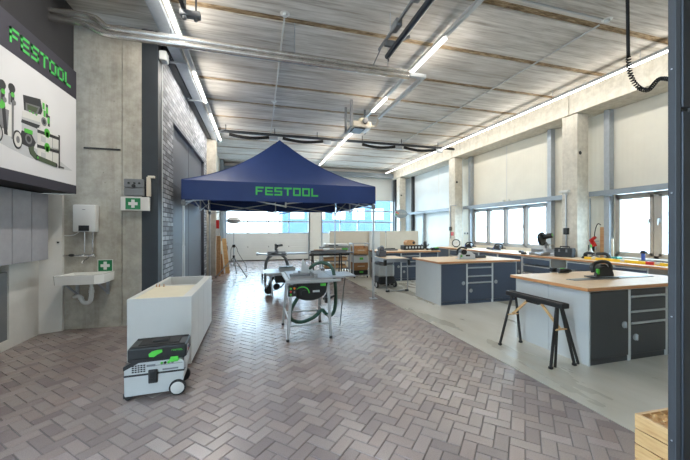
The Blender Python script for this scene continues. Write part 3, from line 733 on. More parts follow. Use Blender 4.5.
# cable tray next to the left light
m = MB(); m.box(-1.42, -1.24, 1.5, 11.9, 4.60, 4.61); m.box(-1.42, -1.415, 1.5, 11.9, 4.6, 4.68); m.box(-1.245, -1.24, 1.5, 11.9, 4.6, 4.68); m.tube([(-1.35, 1.5, 4.63), (-1.35, 11.9, 4.63)], .018); m.tube([(-1.3, 1.5, 4.63), (-1.3, 11.9, 4.63)], .014)
tag(m.build('cable_tray', 'galv', smooth=False), 'long steel cable tray beside the light line on the brick wall', 'cable tray')
for k, y in enumerate((6.4, 8.15)):
    m = MB(); m.box(-1.52, -1.2, y-.02, y+.02, 4.56, 4.585); m.box(-1.52, -1.49, y-.02, y+.02, 4.56, 4.66)
    tag(m.build('tray_bracket', 'galv', smooth=False), ('nearer', 'farther')[k]+' steel bracket under the cable tray on the brick wall', 'bracket')
m = MB(); m.box(-1.5595, -1.44, 5.97, 6.15, 4.40, 4.56, bev=.02); tag(m.build('junction_box', 'lgrey', smooth=False), 'white junction box where the brick wall meets the dark column', 'junction box')
# pair of foil-wrapped pipes
for k, (z, off) in enumerate(((4.33, 0.), (4.245, .0))):
    m = MB(); dz = .13-.02*k; m.tube([(-2.63, 5.13, z+dz), (-2.2-.1*k, 5.13, z+dz), (-2.1-.1*k, 5.13, z+dz-.02), (-1.98-.05*k, 5.13, z+.01), (-1.86-.05*k, 5.13, z), (2.6, 5.13, z-.0)], .044, 12)
    o = thing('overhead_pipe', '', 'pipe', (0, 5.13, z)); m.v = [(a, b_-5.13, c_-z) for a, b_, c_ in m.v]; m.build('pipe', 'ductfoil', o)
    hg = MB()
    for x in (-1.2, .6, 2.2): hg.cyl((x, off, 0), (x, off, CEIL-z), .005, 6)
    hg.build('hanger', 'galv', o)
    tag(o, ('upper', 'lower')[k]+' of two silver pipes crossing under the ceiling from the bulkhead', 'pipe', 'silver pipes across the ceiling')
# white duct that turns to the projector
m = MB(); m.box(2.85, 2.92, 5.17, 7.3, 4.25, 4.32, bev=.006); m.box(2.61, 2.92, 5.09, 5.17, 4.25, 4.32, bev=.006)
tag(m.build('cable_duct', 'alu_white', smooth=False), 'white cable duct running from the silver pipes toward the projector', 'cable duct')
# projector in its frame
p = thing('projector', 'pale projector hanging in a dark frame below the ceiling', 'projector', (2.62, 8.05, 4.18))
m = MB()
m.box(-.24, .26, -.3, .3, .0, .16, bev=.03); m.build('body', 'board_beige', p)
m = MB(); m.lathe([(.07, -.06), (.075, 0), (.06, .03)], (.08, -.30, .16), 'Y', 16); m.build('lens', 'black', p)
m = MB(); m.lathe([(.001, -.005), (.1, -.005), (.12, .03), (.09, .12), (.001, .14)], (.06, -.1, .16), 'Z', 16); m.build('turret', 'cream', p)
m = MB(); m.box(-.2, .1, -.25, .2, -.03, .0, bev=.006); m.box(.12, .24, -.28, .1, -.02, .0, mi=1); m.build('base_tray', ['black', 'white'], p, smooth=False)
m = MB()
for x, y in ((-.28, -.28), (-.28, .25)): m.box(x-.03, x+.03, y-.02, y+.02, -.02, .67)
m.box(-.31, -.25, -.3, .27, -.04, .0); m.box(-.31, .24, -.02, .02, .2, .24)
for x, y in ((.27, .28),): m.box(x-.02, x+.02, y-.02, y+.02, 0, .67)
m.build('frame', 'midgrey', p, smooth=False)
m = MB(); m.tube([(.26, -.74, .09), (.28, -.6, -.02), (.3, -.4, .0), (.26, -.25, .06)], .022, 8, smooth=2); m.build('cable', 'board_beige', p)
# dark heater tube
h = thing('radiant_tube', 'dark tube with brackets hanging under the ceiling left of the central light', 'heater', (2.07, 2.4, 4.38))
m = MB(); m.cyl((0, 0, 0), (0, 2.45, 0), .045); m.build('tube', 'gate_blue', h)
m = MB(); m.box(-.14, -.11, 0.2, 2.5, .1, .14); m.box(-.16, -.06, .9, 1.3, .06, .18, bev=.02); m.box(-.16, -.06, 1.75, 1.95, .06, .18, bev=.02); m.build('rail', 'midgrey', h, smooth=False)
m = MB(); m.box(-.14, .06, 2.2, 2.25, .03, .12); m.bar((.03, 2.1, .05), (.18, 2.0, .1), .05, .02); m.cyl((-.125, 2.4, .1), (-.125, 2.75, .0), .01); m.cyl((0, 2.4, 0), (0, 2.4, -.1), .012); m.build('bracket', 'midgrey', h)
m = MB()
for y in (.6, 2.1): m.cyl((-.1, y, .1), (-.1, y, CEIL-4.38), .006)
m.build('suspension', 'galv', h)
h = thing('ceiling_bracket', 'dark steel bracket hanging beside the left light line at the top of the picture', 'bracket', (-.84, 4.35, 4.28))
m = MB(); m.bar((-.06, -.9, .1), (-.03, .1, .06), .05, .04); m.bar((-.02, .1, .0), (-.02, .1, CEIL-4.28), .02); m.bar((.1, .14, .03), (.1, .14, CEIL-4.28), .02); m.build('frame', 'steel_dark', h, smooth=False)
m = MB(); m.box(-.08, .16, .06, .16, -.02, .05, bev=.01); m.ball((-.03, .1, -.04), .03, 8); m.ball((.1, .12, -.04), .025, 8); m.build('clamp', 'midgrey', h)
# detectors and conduits
for k, (x, y, lab) in enumerate(((.43, 4.95, 'white ceiling detector above the silver pipes'), (5.31, 3.73, 'white ceiling detector near the hanging coiled cable'), (.45, 8.4, 'small ceiling detector above the tent peak'), (5.31, 11.2, 'small ceiling detector far back by the right light line'))):
    d = thing('smoke_detector', lab, 'detector', (x, y, CEIL+.02))
    m = MB(); m.lathe([(.001, 0), (.075, 0), (.075, -.02), (.05, -.03), (.001, -.03)], n=18); m.build('base', 'white', d)
    m = MB(); m.lathe([(.04, -.03), (.038, -.06), (.001, -.065)], n=14); m.build('sensor', 'lgrey', d)
for pts, lab in (([(.43, 5.05, 4.832), (.5, 12.2, 4.832)], 'thin white conduit along the ceiling above the tent'), ([(5.31, 3.85, 4.838), (5.31, 11.1, 4.838)], 'long grey conduit running deep along the ceiling on the right'), ([(3.1, 3.73, 4.838), (5.22, 3.73, 4.838)], 'grey conduit crossing the ceiling to the detector near the coiled cable')):
    m = MB(); m.tube(pts, .014, 8); tag(m.build('conduit', 'grey_pl'), lab, 'conduit')
m = MB()
for q in ((.66, .84, 4.34, 4.355), (.66, .84, 4.445, 4.46), (.66, .675, 4.34, 4.46), (.825, .84, 4.34, 4.46)): m.box(*q, CEIL-.006, CEIL+.012)
tag(m.build('ceiling_marking', ['red'], smooth=False), 'small red rectangular outline on the ceiling near the top edge', 'marking')
# transverse rail with ribbed hoses
m = MB(); m.box(-1.3, 7.3, 10.62, 10.68, 4.60, 4.66); m.box(-1.3, 7.3, 10.69, 10.70, 4.66, 4.7)
for x in (-.9, .6, 2.0, 3.6, 5.1, 6.6): m.cyl((x, 10.65, 4.66), (x, 10.65, CEIL), .012)
tag(m.build('overhead_rail', 'steel_dark', smooth=False), 'dark steel rail crossing the ceiling above the tent', 'rail')
for k, (x0, x1) in enumerate(((-.8, .42), (.85, 2.2), (3.6, 4.85), (5.2, 6.5))):
    m = MB(); n = 70
    m.tube([(x0+(x1-x0)*i/n, 10.65, 4.555-.07*sin(pi*i/n)) for i in range(n+1)], .045, 10, rf=lambda i: 1+.16*(i % 2))
    o = m.build('ribbed_hose', 'rubber')
    tag(o, 'black ribbed hose under the ceiling rail, '+('leftmost of four', 'second from left', 'third from left', 'rightmost of four')[k], 'hose', 'ribbed hoses along the ceiling rail')
    m = MB(); m.box(x1+.03, x1+.28, 10.61, 10.69, 4.47, 4.6, bev=.02); m.cyl((x1+.01, 10.65, 4.55), (x1+.1, 10.65, 4.55), .05)
    tag(m.build('hose_coupling', 'galv'), 'grey coupling at the right end of the ceiling hose, '+('leftmost of four', 'second from left', 'third from left', 'rightmost of four')[k], 'coupling', 'couplings along the ceiling rail')
# coiled cable
m = MB(); pts = [(4.62, 3, CEIL)]+[(4.62+.02*i/10, 3, CEIL-(CEIL-3.8)*i/10) for i in range(1, 11)]
m.tube(pts, .02, 8)
path = [Vector((4.64, 3, 3.8)), Vector((4.66, 3, 3.6)), Vector((4.74, 3, 3.46)), Vector((4.88, 3, 3.39)), Vector((5.02, 3, 3.40)), Vector((5.1, 3, 3.48)), Vector((5.2, 3, 3.58)), Vector((5.36, 3, 3.60)), Vector((5.6, 3, 3.58))]
for _ in range(2):
    Q = [path[0]]
    for a, b_ in zip(path, path[1:]): Q += [a*.75+b_*.25, a*.25+b_*.75]
    path = Q+[path[-1]]
cp = []; tot = 0
for i in range(len(path)-1):
    a, b_ = path[i], path[i+1]; d = (b_-a); ln = d.length; u = d.normalized(); w = Vector((0, 1, 0)); v_ = u.cross(w)
    ns = max(2, int(ln/.0045))
    for k in range(ns):
        s_ = tot+ln*k/ns; ph = s_*2*pi/.036
        cp.append(a+d*(k/ns)+(w*cos(ph)+v_*sin(ph))*.022)
    tot += ln
m.tube(cp, .0085, 5)
tag(m.build('coiled_cable', 'rubber'), 'black coiled cable hanging from the ceiling at the upper right', 'cable')
# ================================================================== WORKBENCHES
CW = .637
def lockknob(par, x, y, z):
    m = MB(); m.lathe([(.001, 0), (.04, 0), (.042, -.006), (.03, -.012), (.001, -.012)], (x, y, z), 'Y', 18); m.box(x-.009, x+.009, y-.03, y-.01, z-.035, z+.035, bev=.004)
    m.build('handle', 'alu', par)
def cab_front(c, kind, W, fm, Ht=.86):
    """fronts on local y=0 plane facing -y, carcass width W"""
    e = .022
    def door(z0, z1, kx):
        m = MB(); m.box(e, W-e, -.004, .014, z0, z1, bev=.003); d = m.build('door', fm, c, smooth=False)
        lockknob(d, kx, -.004, (z0+z1)/2-.02 if z1-z0 > .5 else (z0+z1)/2+.03)
    if kind == 'doorR': door(.07, Ht-.02, W-.09)
    elif kind == 'doorL': door(.07, Ht-.02, .08)
    elif kind == 'mix':
        for z0, z1 in ((.76, .84), (.58, .735), (.445, .555)):
            m = MB(); m.box(e, W-e, -.004, .014, z0, z1, bev=.003); d = m.build('drawer', fm, c, smooth=False)
            h = MB(); h.box(e, W-e, -.022, -.002, z0-.014, z0+.008, bev=.004); h.build('handle', 'alu_white', d, smooth=False)
        door(.07, .415, .09)
    elif kind == 'drawers':
        for z0, z1 in ((.66, .83), (.46, .63), (.26, .43), (.07, .23)):
            m = MB(); m.box(e, W-e, -.004, .014, z0, z1, bev=.003); d = m.build('drawer', fm, c, smooth=False)
            h = MB(); h.box(e, W-e, -.024, -.002, z1-.022, z1, bev=.004); h.build('handle', 'alu_white', d, smooth=False)
    m = MB(); m.box(e, W-e, .01, .03, .0, .06); m.build('plinth', fm, c, smooth=False)
def cabinet(label, loc, rz, W, D, kind, fm, group=None, Ht=.858, front=True):
    c = thing('base_cabinet', label, 'cabinet', loc, rz, group)
    m = MB(); e = .02
    m.box(0, e, 0, D, 0, Ht); m.box(W-e, W, 0, D, 0, Ht); m.box(e, W-e, .03, D, .04, .06); m.box(e, W-e, D-.012, D, .06, Ht); m.box(e, W-e, .016, D, Ht-.018, Ht)
    m.build('carcass', 'lgrey', c, smooth=False)
    if front: cab_front(c, kind, W, fm, Ht)
    return c
def bench(where, x0, y0, fm, cols, top_lab, kinds=('doorR', 'mix', 'doorL')):
    nm = {0: 'left', 1: 'middle', 2: 'right'}
    for i, k in enumerate(kinds):
        desc = {'doorR': 'single-door cabinet', 'doorL': 'single-door cabinet with knob at left', 'mix': 'cabinet of three drawers over a low door'}[k]
        cabinet(f'{cols} {desc}, {nm[i]} unit of the {where}', (x0+i*CW, y0, 0), 0, CW-.003, .52, k, fm)
    cabinet(f'plain grey rear cabinet forming the back half of the left side of the {where}', (x0+CW-.003, y0+1.045, 0), pi, CW-.003, .52, 'doorR', fm)
    w = thing('worktop', top_lab, 'worktop', (x0, y0, .859))
    m = MB(); m.box(-.07, 3*CW+.06, -.04, 1.09, 0, .036, bev=.002); m.build('edge', 'beech_edge', w, smooth=False)
    m = MB(); m.box(-.07, 3*CW+.06, -.04, 1.09, .036, .041); m.build('top_face', 'beech', w, smooth=False)
YA, YB, YC = 2.755, 5.79, 8.95
bench('nearest workbench', 3.645, YA, 'cab_dark', 'anthracite', 'beech worktop of the nearest workbench, behind the black sawhorse')
bench('middle workbench', 3.645, YB, 'cab_blue', 'slate blue', 'beech worktop of the middle workbench with a grey saw on it')
bench('farthest workbench', 3.645, YC, 'cab_blue', 'slate blue', 'beech worktop of the farthest workbench beside the beige partition')
BT = .9005

# counter along the right wall --------------------------------------
m = MB(); m.prism([(6.83, 3.0), (8.02, 3.0), (8.02, 5.48), (7.88, 5.48), (7.88, 5.64), (8.02, 5.64), (8.02, 5.85), (7.385, 5.85), (7.385, 6.29), (8.02, 6.29), (8.02, 7.0), (7.88, 7.0), (7.88, 7.16), (8.02, 7.16), (8.02, 10.46), (7.88, 10.46), (7.88, 10.62), (8.02, 10.62), (8.02, 10.73), (7.385, 10.73), (7.385, 11.1), (6.83, 11.1)], 'XY', .86, .895, 0)
m.prism([(6.831, 3.0), (8.02, 3.0), (8.02, 5.48), (7.88, 5.48), (7.88, 5.64), (8.02, 5.64), (8.02, 5.85), (7.385, 5.85), (7.385, 6.29), (8.02, 6.29), (8.02, 7.0), (7.88, 7.0), (7.88, 7.16), (8.02, 7.16), (8.02, 10.46), (7.88, 10.46), (7.88, 10.62), (8.02, 10.62), (8.02, 10.73), (7.385, 10.73), (7.385, 11.1), (6.831, 11.1)], 'XY', .895, .9, 1)
tag(m.build('worktop', ['beech_edge', 'beech'], smooth=False), 'long beech worktop running under the windows along the right wall', 'worktop')
units = [(4.9, .8, 'drawers', 'under the right window, nearest in view'), (5.7, .8, 'drawers', 'in front of the right concrete column'), (6.95, .85, 'drawers', 'below the mitre saw'), (7.85, .88, 'doorR', 'just beyond the drawers below the mitre saw'), (8.68, .81, 'doorL', 'under the middle of the four-part window'), (9.5, .8, 'drawers', 'under the far half of the four-part window'), (10.3, .78, 'drawers', 'before the farther concrete column'), (11.08, .76, 'doorL', 'at the far end of the counter')]
for y1, w, k, lab in units:
    cabinet('slate blue '+('drawer' if k == 'drawers' else 'door')+' cabinet of the wall counter, '+lab, (6.86, y1, 0), -pi/2, w-.01, .5, k, 'cab_blue')

# ================================================================== TOOLS
def plunge_saw(name, label, loc, rz, body='black', trim='green', cat='circular saw'):
    s = thing(name, label, cat, loc, rz)
    m = MB(); m.box(-.17, .17, -.10, .09, 0, .012, bev=.003); m.build('base_plate', 'alu' if body != 'black' else 'black', s, smooth=False)
    m = MB(); m.prism([(.13*cos(a)-.01, .02+max(0, .0+.135*sin(a))) for a in [pi*i/14 for i in range(15)]], 'XZ', -.075, -.03); m.build('blade_guard', body, s)
    m = MB(); m.cyl((.02, -.03, .12), (.02, .13, .12), .06, 18, .052); m.cyl((.02, .13, .12), (.02, .15, .12), .045, 18); m.build('motor', body, s)
    m = MB(); m.tube([(-.12, 0, .07), (-.14, 0, .14), (-.08, 0, .2), (.04, 0, .215), (.13, 0, .19), (.16, 0, .12), (.13, 0, .06)], .024, 10, smooth=2); m.build('handle', 'black', s)
    m = MB(); m.box(-.13, -.10, -.082, -.05, .05, .12, bev=.008); m.build('lever', trim, s)
    m = MB(); m.tube([(.12, -.02, .07), (.18, .02, .09), (.21, .06, .08)], .02, 8, smooth=1); m.build('dust_port', 'black', s)
    return s
plunge_saw('plunge_saw', 'black plunge saw with green lever on the guide rail of the nearest worktop', (4.5, 3.24, BT+.012), radians(-8))
m = MB(); m.box(3.93, 5.35, 3.14, 3.27, BT, BT+.006); m.box(3.93, 5.35, 3.155, 3.165, BT+.006, BT+.01); m.box(3.93, 5.35, 3.21, 3.225, BT+.006, BT+.011)
tag(m.build('guide_rail', 'alu', smooth=False), 'long aluminium guide rail lying under the plunge saw on the nearest worktop', 'guide rail')
def drill(label, loc, rz):
    s = thing('cordless_drill', label, 'drill', loc, rz)
    m = MB(); m.cyl((-.09, 0, .036), (.06, 0, .036), .034, 16); m.cyl((.06, 0, .036), (.1, 0, .036), .028, 16, .02); m.build('body', 'black', s)
    m = MB(); m.cyl((.1, 0, .036), (.14, 0, .036), .017, 12, .01); m.build('chuck', 'galv', s)
    m = MB(); m.bar((-.03, .02, .034), (-.06, .13, .03), .04, .036); m.build('grip', 'black', s, smooth=False)
    m = MB(); m.box(-.11, -.02, .12, .18, .002, .062, bev=.01); m.build('battery', 'rubber', s, smooth=False)
    m = MB(); m.box(-.06, .0, -.012, .012, .066, .074, bev=.003); m.build('direction_switch', 'green', s, smooth=False)
    return s
drill('black cordless drill lying left of the saw on the nearest worktop', (4.46, 3.74, BT+.002), radians(-15))
# grey saw on the middle bench
s = thing('track_saw', 'light grey track saw with black motor on the middle worktop', 'saw', (4.55, 6.2, BT), radians(-10))
m = MB(); m.prism([(-.17, .012), (.19, .012), (.19, .1), (.1, .155), (-.02, .2), (-.13, .15), (-.17, .08)], 'XZ', -.06, .05); m.build('housing', 'lgrey', s, smooth=False)
m = MB(); m.box(-.2, .2, -.1, .1, 0, .012, bev=.003); m.build('base_plate', 'alu', s, smooth=False)
m = MB(); m.cyl((-.08, -.1, .16), (-.08, .12, .16), .06, 16); m.tube([(-.19, 0, .1), (-.2, 0, .21), (-.1, 0, .27), (.02, 0, .235)], .022, 8, smooth=2); m.build('motor', 'black', s)
m = MB(); m.box(-.03, .07, -.064, -.06, .06, .1); m.build('vent_grille', 'black', s, smooth=False)
m = MB(); m.box(-.15, -.11, -.07, -.05, .05, .09, bev=.004); m.build('lever', 'green', s, smooth=False)
def battery(label, loc, rz, mat='black', L=.13):
    s = thing('battery_pack', label, 'battery', loc, rz)
    m = MB(); m.box(-L/2, L/2, -.04, .04, 0, .045, bev=.01); m.build('case', mat, s, smooth=False)
    m = MB(); m.box(-L/2+.02, L/2-.03, -.03, .03, .045, .058, bev=.004); m.build('contact_rail', 'rubber', s, smooth=False)
    m = MB(); m.box(L/2-.025, L/2-.01, -.03, .03, .044, .052, bev=.003); m.build('latch', 'green', s, smooth=False)
battery('long black battery pack right of the grey track saw on the middle worktop', (5.05, 6.35, BT), .1, L=.3)
battery('black battery pack on the wall counter before the window, left of two', (7.35, 7.5, .9), .3, L=.16)
battery('black battery pack on the wall counter before the window, right of two', (7.35, 7.02, .9), .2, L=.16)
battery('flat black battery pack beside the mitre saw foot', (6.95, 7.0, .9), .2, L=.14)
# mitre saw on counter
def mitre_head(s, body='black'):
    m = MB(); m.lathe([(.001, 0), (.15, 0), (.16, .02), (.15, .05), (.001, .055)], (0, 0, .02), 'Z', 28); m.box(-.28, .28, -.05, .1, .0, .06, bev=.008); m.box(-.05, .05, -.22, .0, .01, .05, bev=.01); m.build('base_table', 'alu', s)
    m = MB(); m.box(-.27, -.03, .04, .065, .06, .14, bev=.004); m.build('fence', 'alu', s, smooth=False); m = MB(); m.box(.03, .27, .04, .065, .06, .14, bev=.004); m.build('fence', 'alu', s, smooth=False)
    m = MB(); m.bar((0, .1, .05), (0, .16, .25), .08, .06); m.cyl((-.05, .1, .22), (-.05, .4, .22), .014); m.cyl((.05, .1, .22), (.05, .4, .22), .014); m.build('pivot_arm', 'alu', s)
    m = MB(); m.lathe([(.001, -.03), (.14, -.03), (.15, -.02), (.15, .02), (.14, .03), (.001, .03)], (-.03, 0, .36), 'X', 26); m.build('blade_guard', body, s)
    m = MB(); m.cyl((0, 0, .40), (.17, .02, .44), .055, 16); m.build('motor', body, s)
    m = MB(); m.tube([(0, -.08, .44), (0, -.2, .47), (0, -.26, .40), (0, -.2, .33)], .022, 8, smooth=2); m.build('handle', 'black', s)
    m = MB(); m.cyl((-.03, .05, .3), (-.03, .2, .26), .03, 12); m.build('dust_port', 'midgrey', s)
    m = MB(); m.box(.16, .175, -.02, .04, .4, .47, bev=.004); m.build('accent', 'green', s, smooth=False)
s = thing('mitre_saw', 'sliding mitre saw with black head on the wall counter beside the four-part window', 'mitre saw', (7.12, 6.55, .9), radians(-70)); mitre_head(s); s.scale = (1.18, 1.18, 1.18)
# radio, vacuum head, compressor-like tool etc.
s = thing('tool_case', 'dark navy jobsite case standing against the right concrete column', 'tool case', (7.17, 6.0, .9), radians(-75))
m = MB(); m.box(-.2, .2, -.09, .09, 0, .22, bev=.02); m.build('body', 'steel_dark', s, smooth=False)
m = MB(); m.box(-.205, .205, -.095, .095, .15, .165, bev=.004); m.build('lid_seam', 'rubber', s, smooth=False)
m = MB(); m.tube([(-.1, 0, .215), (-.1, 0, .25), (.1, 0, .25), (.1, 0, .215)], .012, 8); m.build('handle', 'rubber', s)
m = MB(); m.box(-.1, -.06, -.1, -.09, .12, .19, bev=.003); m.box(.06, .1, -.1, -.09, .12, .19, bev=.003); m.build('latch', 'midgrey', s, smooth=False)
s = thing('spray_bottle', 'white bottle with green cap on the counter right of the concrete column', 'bottle', (7.55, 5.66, .9))
m = MB(); m.lathe([(.001, 0), (.045, 0), (.05, .02), (.048, .13), (.02, .2), (.014, .24)], n=16); m.build('bottle', 'white', s)
m = MB(); m.lathe([(.016, .24), (.016, .3), (.001, .31)], n=12); m.build('cap', 'green', s)
def sander(label, loc, rz, mat='black', lab='sander'):
    s = thing('sander', label, 'sander', loc, rz)
    m = MB(); m.lathe([(.001, 0), (.075, 0), (.075, .018), (.06, .03), (.05, .05)], n=20); m.build('sanding_pad', 'rubber', s)
    m = MB(); m.tube([(0, 0, .04), (0, 0, .09), (.05, 0, .13), (.15, 0, .125), (.22, 0, .11)], .04, 12, smooth=2, rf=lambda i: 1 if i < 8 else .85); m.build('body', mat, s)
    m = MB(); m.tube([(.2, 0, .11), (.3, .02, .06), (.36, .05, .03)], .018, 8, smooth=1); m.build('dust_port', 'midgrey', s)
sander('black sander in front of the white bottle on the counter', (7.3, 5.60, .9), radians(-100))
sander('dark grey sander nearest the upright plank on the counter', (7.45, 5.2, .9), radians(120))
plunge_saw('power_saw', 'blue-grey saw on the counter before the middle of the four-part window', (7.4, 8.45, .9), radians(-80), 'steel_dark', 'blue', 'saw')
plunge_saw('power_planer', 'dark blue planer at the far end of the wall counter', (7.3, 9.75, .9), radians(-60), 'gate_blue', 'blue', 'planer')
battery('long flat black battery strip on the counter before the far half of the window', (7.55, 9.0, .9), 1.2, L=.5)
# pressure gauge reel + red tag at the far column
s = thing('pressure_gauge', 'round white pressure gauge standing at the far end of the counter', 'gauge', (7.2, 10.38, .9), radians(-40))
m = MB(); m.lathe([(.001, -.03), (.14, -.03), (.15, -.02), (.15, .03), (.001, .03)], (0, 0, .16), 'Y', 26); m.box(-.06, .06, -.03, .03, 0, .03); m.build('body', 'black', s)
m = MB(); m.lathe([(.001, -.036), (.11, -.034), (.115, -.03)], (0, 0, .16), 'Y', 24); m.build('dial', 'white', s)
m = MB(); m.bar((0, -.038, .16), (.05, -.038, .22), .012, .004); m.build('needle', 'red', s, smooth=False)
m = MB(); m.box(7.38, 7.398, 10.82, 10.98, 1.33, 1.47, bev=.004); tag(m.build('warning_tag', 'red', smooth=False), 'small red tag on the farther concrete column', 'tag')
# wood plank, level, clamp, red tool
m = MB(); m.box(7.985, 8.01, 5.63, 5.77, .901, 1.62, bev=.003); tag(m.build('wood_plank', 'ply', smooth=False), 'upright plywood plank leaning on the wall left of the right window', 'plank')
m = MB(); m.box(7.9, 7.925, 5.42, 5.46, .901, 1.35, bev=.003); tag(m.build('straightedge', 'board_beige', smooth=False), 'narrow beige straightedge standing beside the right window', 'straightedge')
s = thing('spirit_level', 'long yellow spirit level lying on the counter under the right window', 'spirit level', (7.1, 3.9, .9))
m = MB(); m.box(-.03, .03, 0, 1.55, 0, .055, bev=.004); m.build('beam', 'yellow', s, smooth=False)
for y in (.2, .78, 1.35):
    m = MB(); m.box(-.032, .032, y-.04, y+.04, .015, .0565); m.build('vial', 'board_beige', s, smooth=False)
m = MB(); m.box(-.034, .034, .25, .38, -.0, .058); m.build('red_label', 'red', s, smooth=False)
m = MB(); m.box(7.7, 7.87, 5.2, 5.42, .901, .945, bev=.01); tag(m.build('sanding_block', 'teal', smooth=False), 'flat teal block on the counter at the foot of the steel post', 'block')
s = thing('bar_clamp', 'blue clamp standing on the counter before the right window', 'clamp', (7.45, 4.55, .9))
m = MB(); m.box(-.012, .012, -.03, .03, 0, .24, bev=.003); m.build('bar', 'blue', s, smooth=False)
m = MB(); m.box(-.05, .05, -.06, .06, .0, .05, bev=.01); m.box(-.02, .05, -.05, .05, .18, .23, bev=.01); m.build('jaw', 'gate_blue', s, smooth=False)
m = MB(); m.cyl((.02, -.06, .03), (.02, -.42, .03), .022, 12); m.ball((.02, -.44, .03), .03, 8); m.build('grip', 'gate_blue', s)
s = thing('air_gun', 'red tool hanging on the wall beside the right concrete column', 'air gun', (7.84, 5.83, 1.22))
m = MB(); m.bar((0, -.05, -.06), (0, .05, .1), .07, .06); m.bar((0, .04, .08), (0, -.06, .16), .06, .05); m.build('body', 'red', s, smooth=False)
m = MB(); m.tube([(0, -.03, .12), (-.01, -.06, .35), (-.03, -.14, .5), (-.03, -.2, .45)], .01, 6, smooth=2); m.build('hose', 'rubber', s)
m = MB(); m.cyl((0, -.06, -.06), (0, -.07, -.14), .014); m.build('nozzle', 'galv', s)
m = MB(); m.box(.02, .188, -.01, .01, .05, .07); m.build('wall_hook', 'galv', s, smooth=False)
# conduits and sockets on columns
def colpipe(label, pts, box):
    s = thing('wall_conduit', label, 'conduit', pts[0])
    o = Vector(pts[0]); m = MB(); m.tube([Vector(p)-o for p in pts], .016, 8); m.build('pipe', 'galv', s)
    m = MB(); m.box(box[0]-.06-o.x, box[0]-o.x, box[1]-.06-o.y, box[1]+.06-o.y, box[2]-.08-o.z, box[2]+.08-o.z, bev=.012); m.build('valve_box', 'black', s, smooth=False)
    return s
colpipe('vertical pipe with black valve box on the nearer concrete column', [(7.37, 6.13, .92), (7.37, 6.13, 2.45)], (7.398, 6.13, 1.52))
colpipe('bent pipe with black valve box on the farther concrete column', [(7.37, 11.0, 1.2), (7.37, 11.0, 2.5), (7.37, 10.78, 2.5), (7.45, 10.72, 2.5)], (7.398, 11.0, 1.6))
colpipe('white pipe on the wall right of the nearer concrete column', [(7.95, 5.98, .92), (7.95, 5.98, 2.33)], (8.02, 5.98, 1.1))
s = thing('wall_fixture', 'small white fixture at the top of the pipe on the nearer concrete column', 'fixture', (7.395, 6.15, 2.46))
m = MB(); m.box(-.03, 0, -.05, .05, -.05, .05, bev=.008); m.cyl((-.03, 0, 0), (-.12, 0, .01), .014); m.build('arm', 'white', s)
m = MB(); m.box(-.14, -.07, -.16, .1, .0, .06, bev=.015); m.build('body', 'white', s, smooth=False)
s = thing('power_outlet', 'twin black and white power outlet on the wall before the far steel post', 'outlet', (8.03, 10.9, 1.42))
m = MB(); m.box(-.03, 0, -.18, .12, -.05, .05, bev=.006); m.build('plate', 'white', s, smooth=False)
for y in (-.11, .05):
    m = MB(); m.cyl((-.03, y, 0), (-.036, y, 0), .035); m.build('socket', 'black', s)
for k, y in enumerate((8.68, 8.9)):
    m = MB(); m.box(7.97, 8.02, y-.03, y+.03, 2.46, 2.56, bev=.006); tag(m.build('contact_sensor', 'white', smooth=False), ('right', 'left')[k]+' of two small white sensors on the steel rail over the four-part window', 'sensor')

# items on the far bench
s = thing('tool_case', 'black flat case with silver latches on the farthest worktop', 'tool case', (5.0, 9.62, BT))
m = MB(); m.box(-.36, .36, -.15, .15, 0, .15, bev=.015); m.build('body', 'black', s, smooth=False)
for x in (-.27, -.16, -.05, .06, .17, .28):
    m = MB(); m.box(x-.03, x+.03, -.156, -.15, .05, .11, bev=.002); m.build('latch', 'lgrey', s, smooth=False)
s = thing('wooden_box', 'small rounded wooden box on top of the black flat case', 'box', (4.9, 9.62, BT+.151))
m = MB(); m.prism([(-.16, 0), (.16, 0), (.17, .1), (.1, .17), (-.1, .17), (-.17, .1)], 'XZ', -.1, .1); m.build('box', 'ply', s, smooth=False)
m = MB(); m.cyl((.1, -.104, .08), (.1, -.099, .08), .045); m.build('opening', 'black', s)
drill('black cordless drill at the right end of the farthest worktop', (5.50, 9.25, BT+.002), radians(70))
s = thing('router', 'upright grey and black router at the right end of the farthest worktop', 'router', (5.55, 9.75, BT))
m = MB(); m.lathe([(.001, 0), (.09, 0), (.09, .015), (.03, .02)], n=20); m.build('base', 'alu', s)
m = MB(); m.lathe([(.035, .015), (.06, .06), (.06, .22), (.045, .26), (.001, .27)], n=18); m.build('motor', 'black', s)
for x in (-1, 1):
    m = MB(); m.tube([(x*.05, 0, .1), (x*.12, 0, .12), (x*.14, 0, .17)], .022, 8, smooth=1); m.build('handle', 'midgrey', s)
s = thing('tool_tray', 'flat dark tray with tools at the left end of the farthest worktop', 'tray', (4.12, 9.45, BT))
m = MB(); m.box(-.22, .22, -.13, .13, 0, .02, bev=.006); m.box(-.22, .22, -.13, -.115, .02, .05); m.box(-.22, .22, .115, .13, .02, .05); m.build('tray', 'midgrey', s, smooth=False)
m = MB(); m.cyl((-.15, 0, .045), (.12, .02, .045), .025, 10); m.box(.02, .16, -.08, -.02, .02, .075, bev=.01); m.build('tools', 'black', s)
s = thing('hand_tool', 'small black and green tool at the front right corner of the farthest worktop', 'tool', (5.5, 9.05, BT))
m = MB(); m.box(-.12, .12, -.06, .06, 0, .09, bev=.02); m.build('body', 'black', s, smooth=False)
m = MB(); m.box(-.04, .1, -.062, .05, .07, .1, bev=.01); m.build('grip', 'green', s, smooth=False)

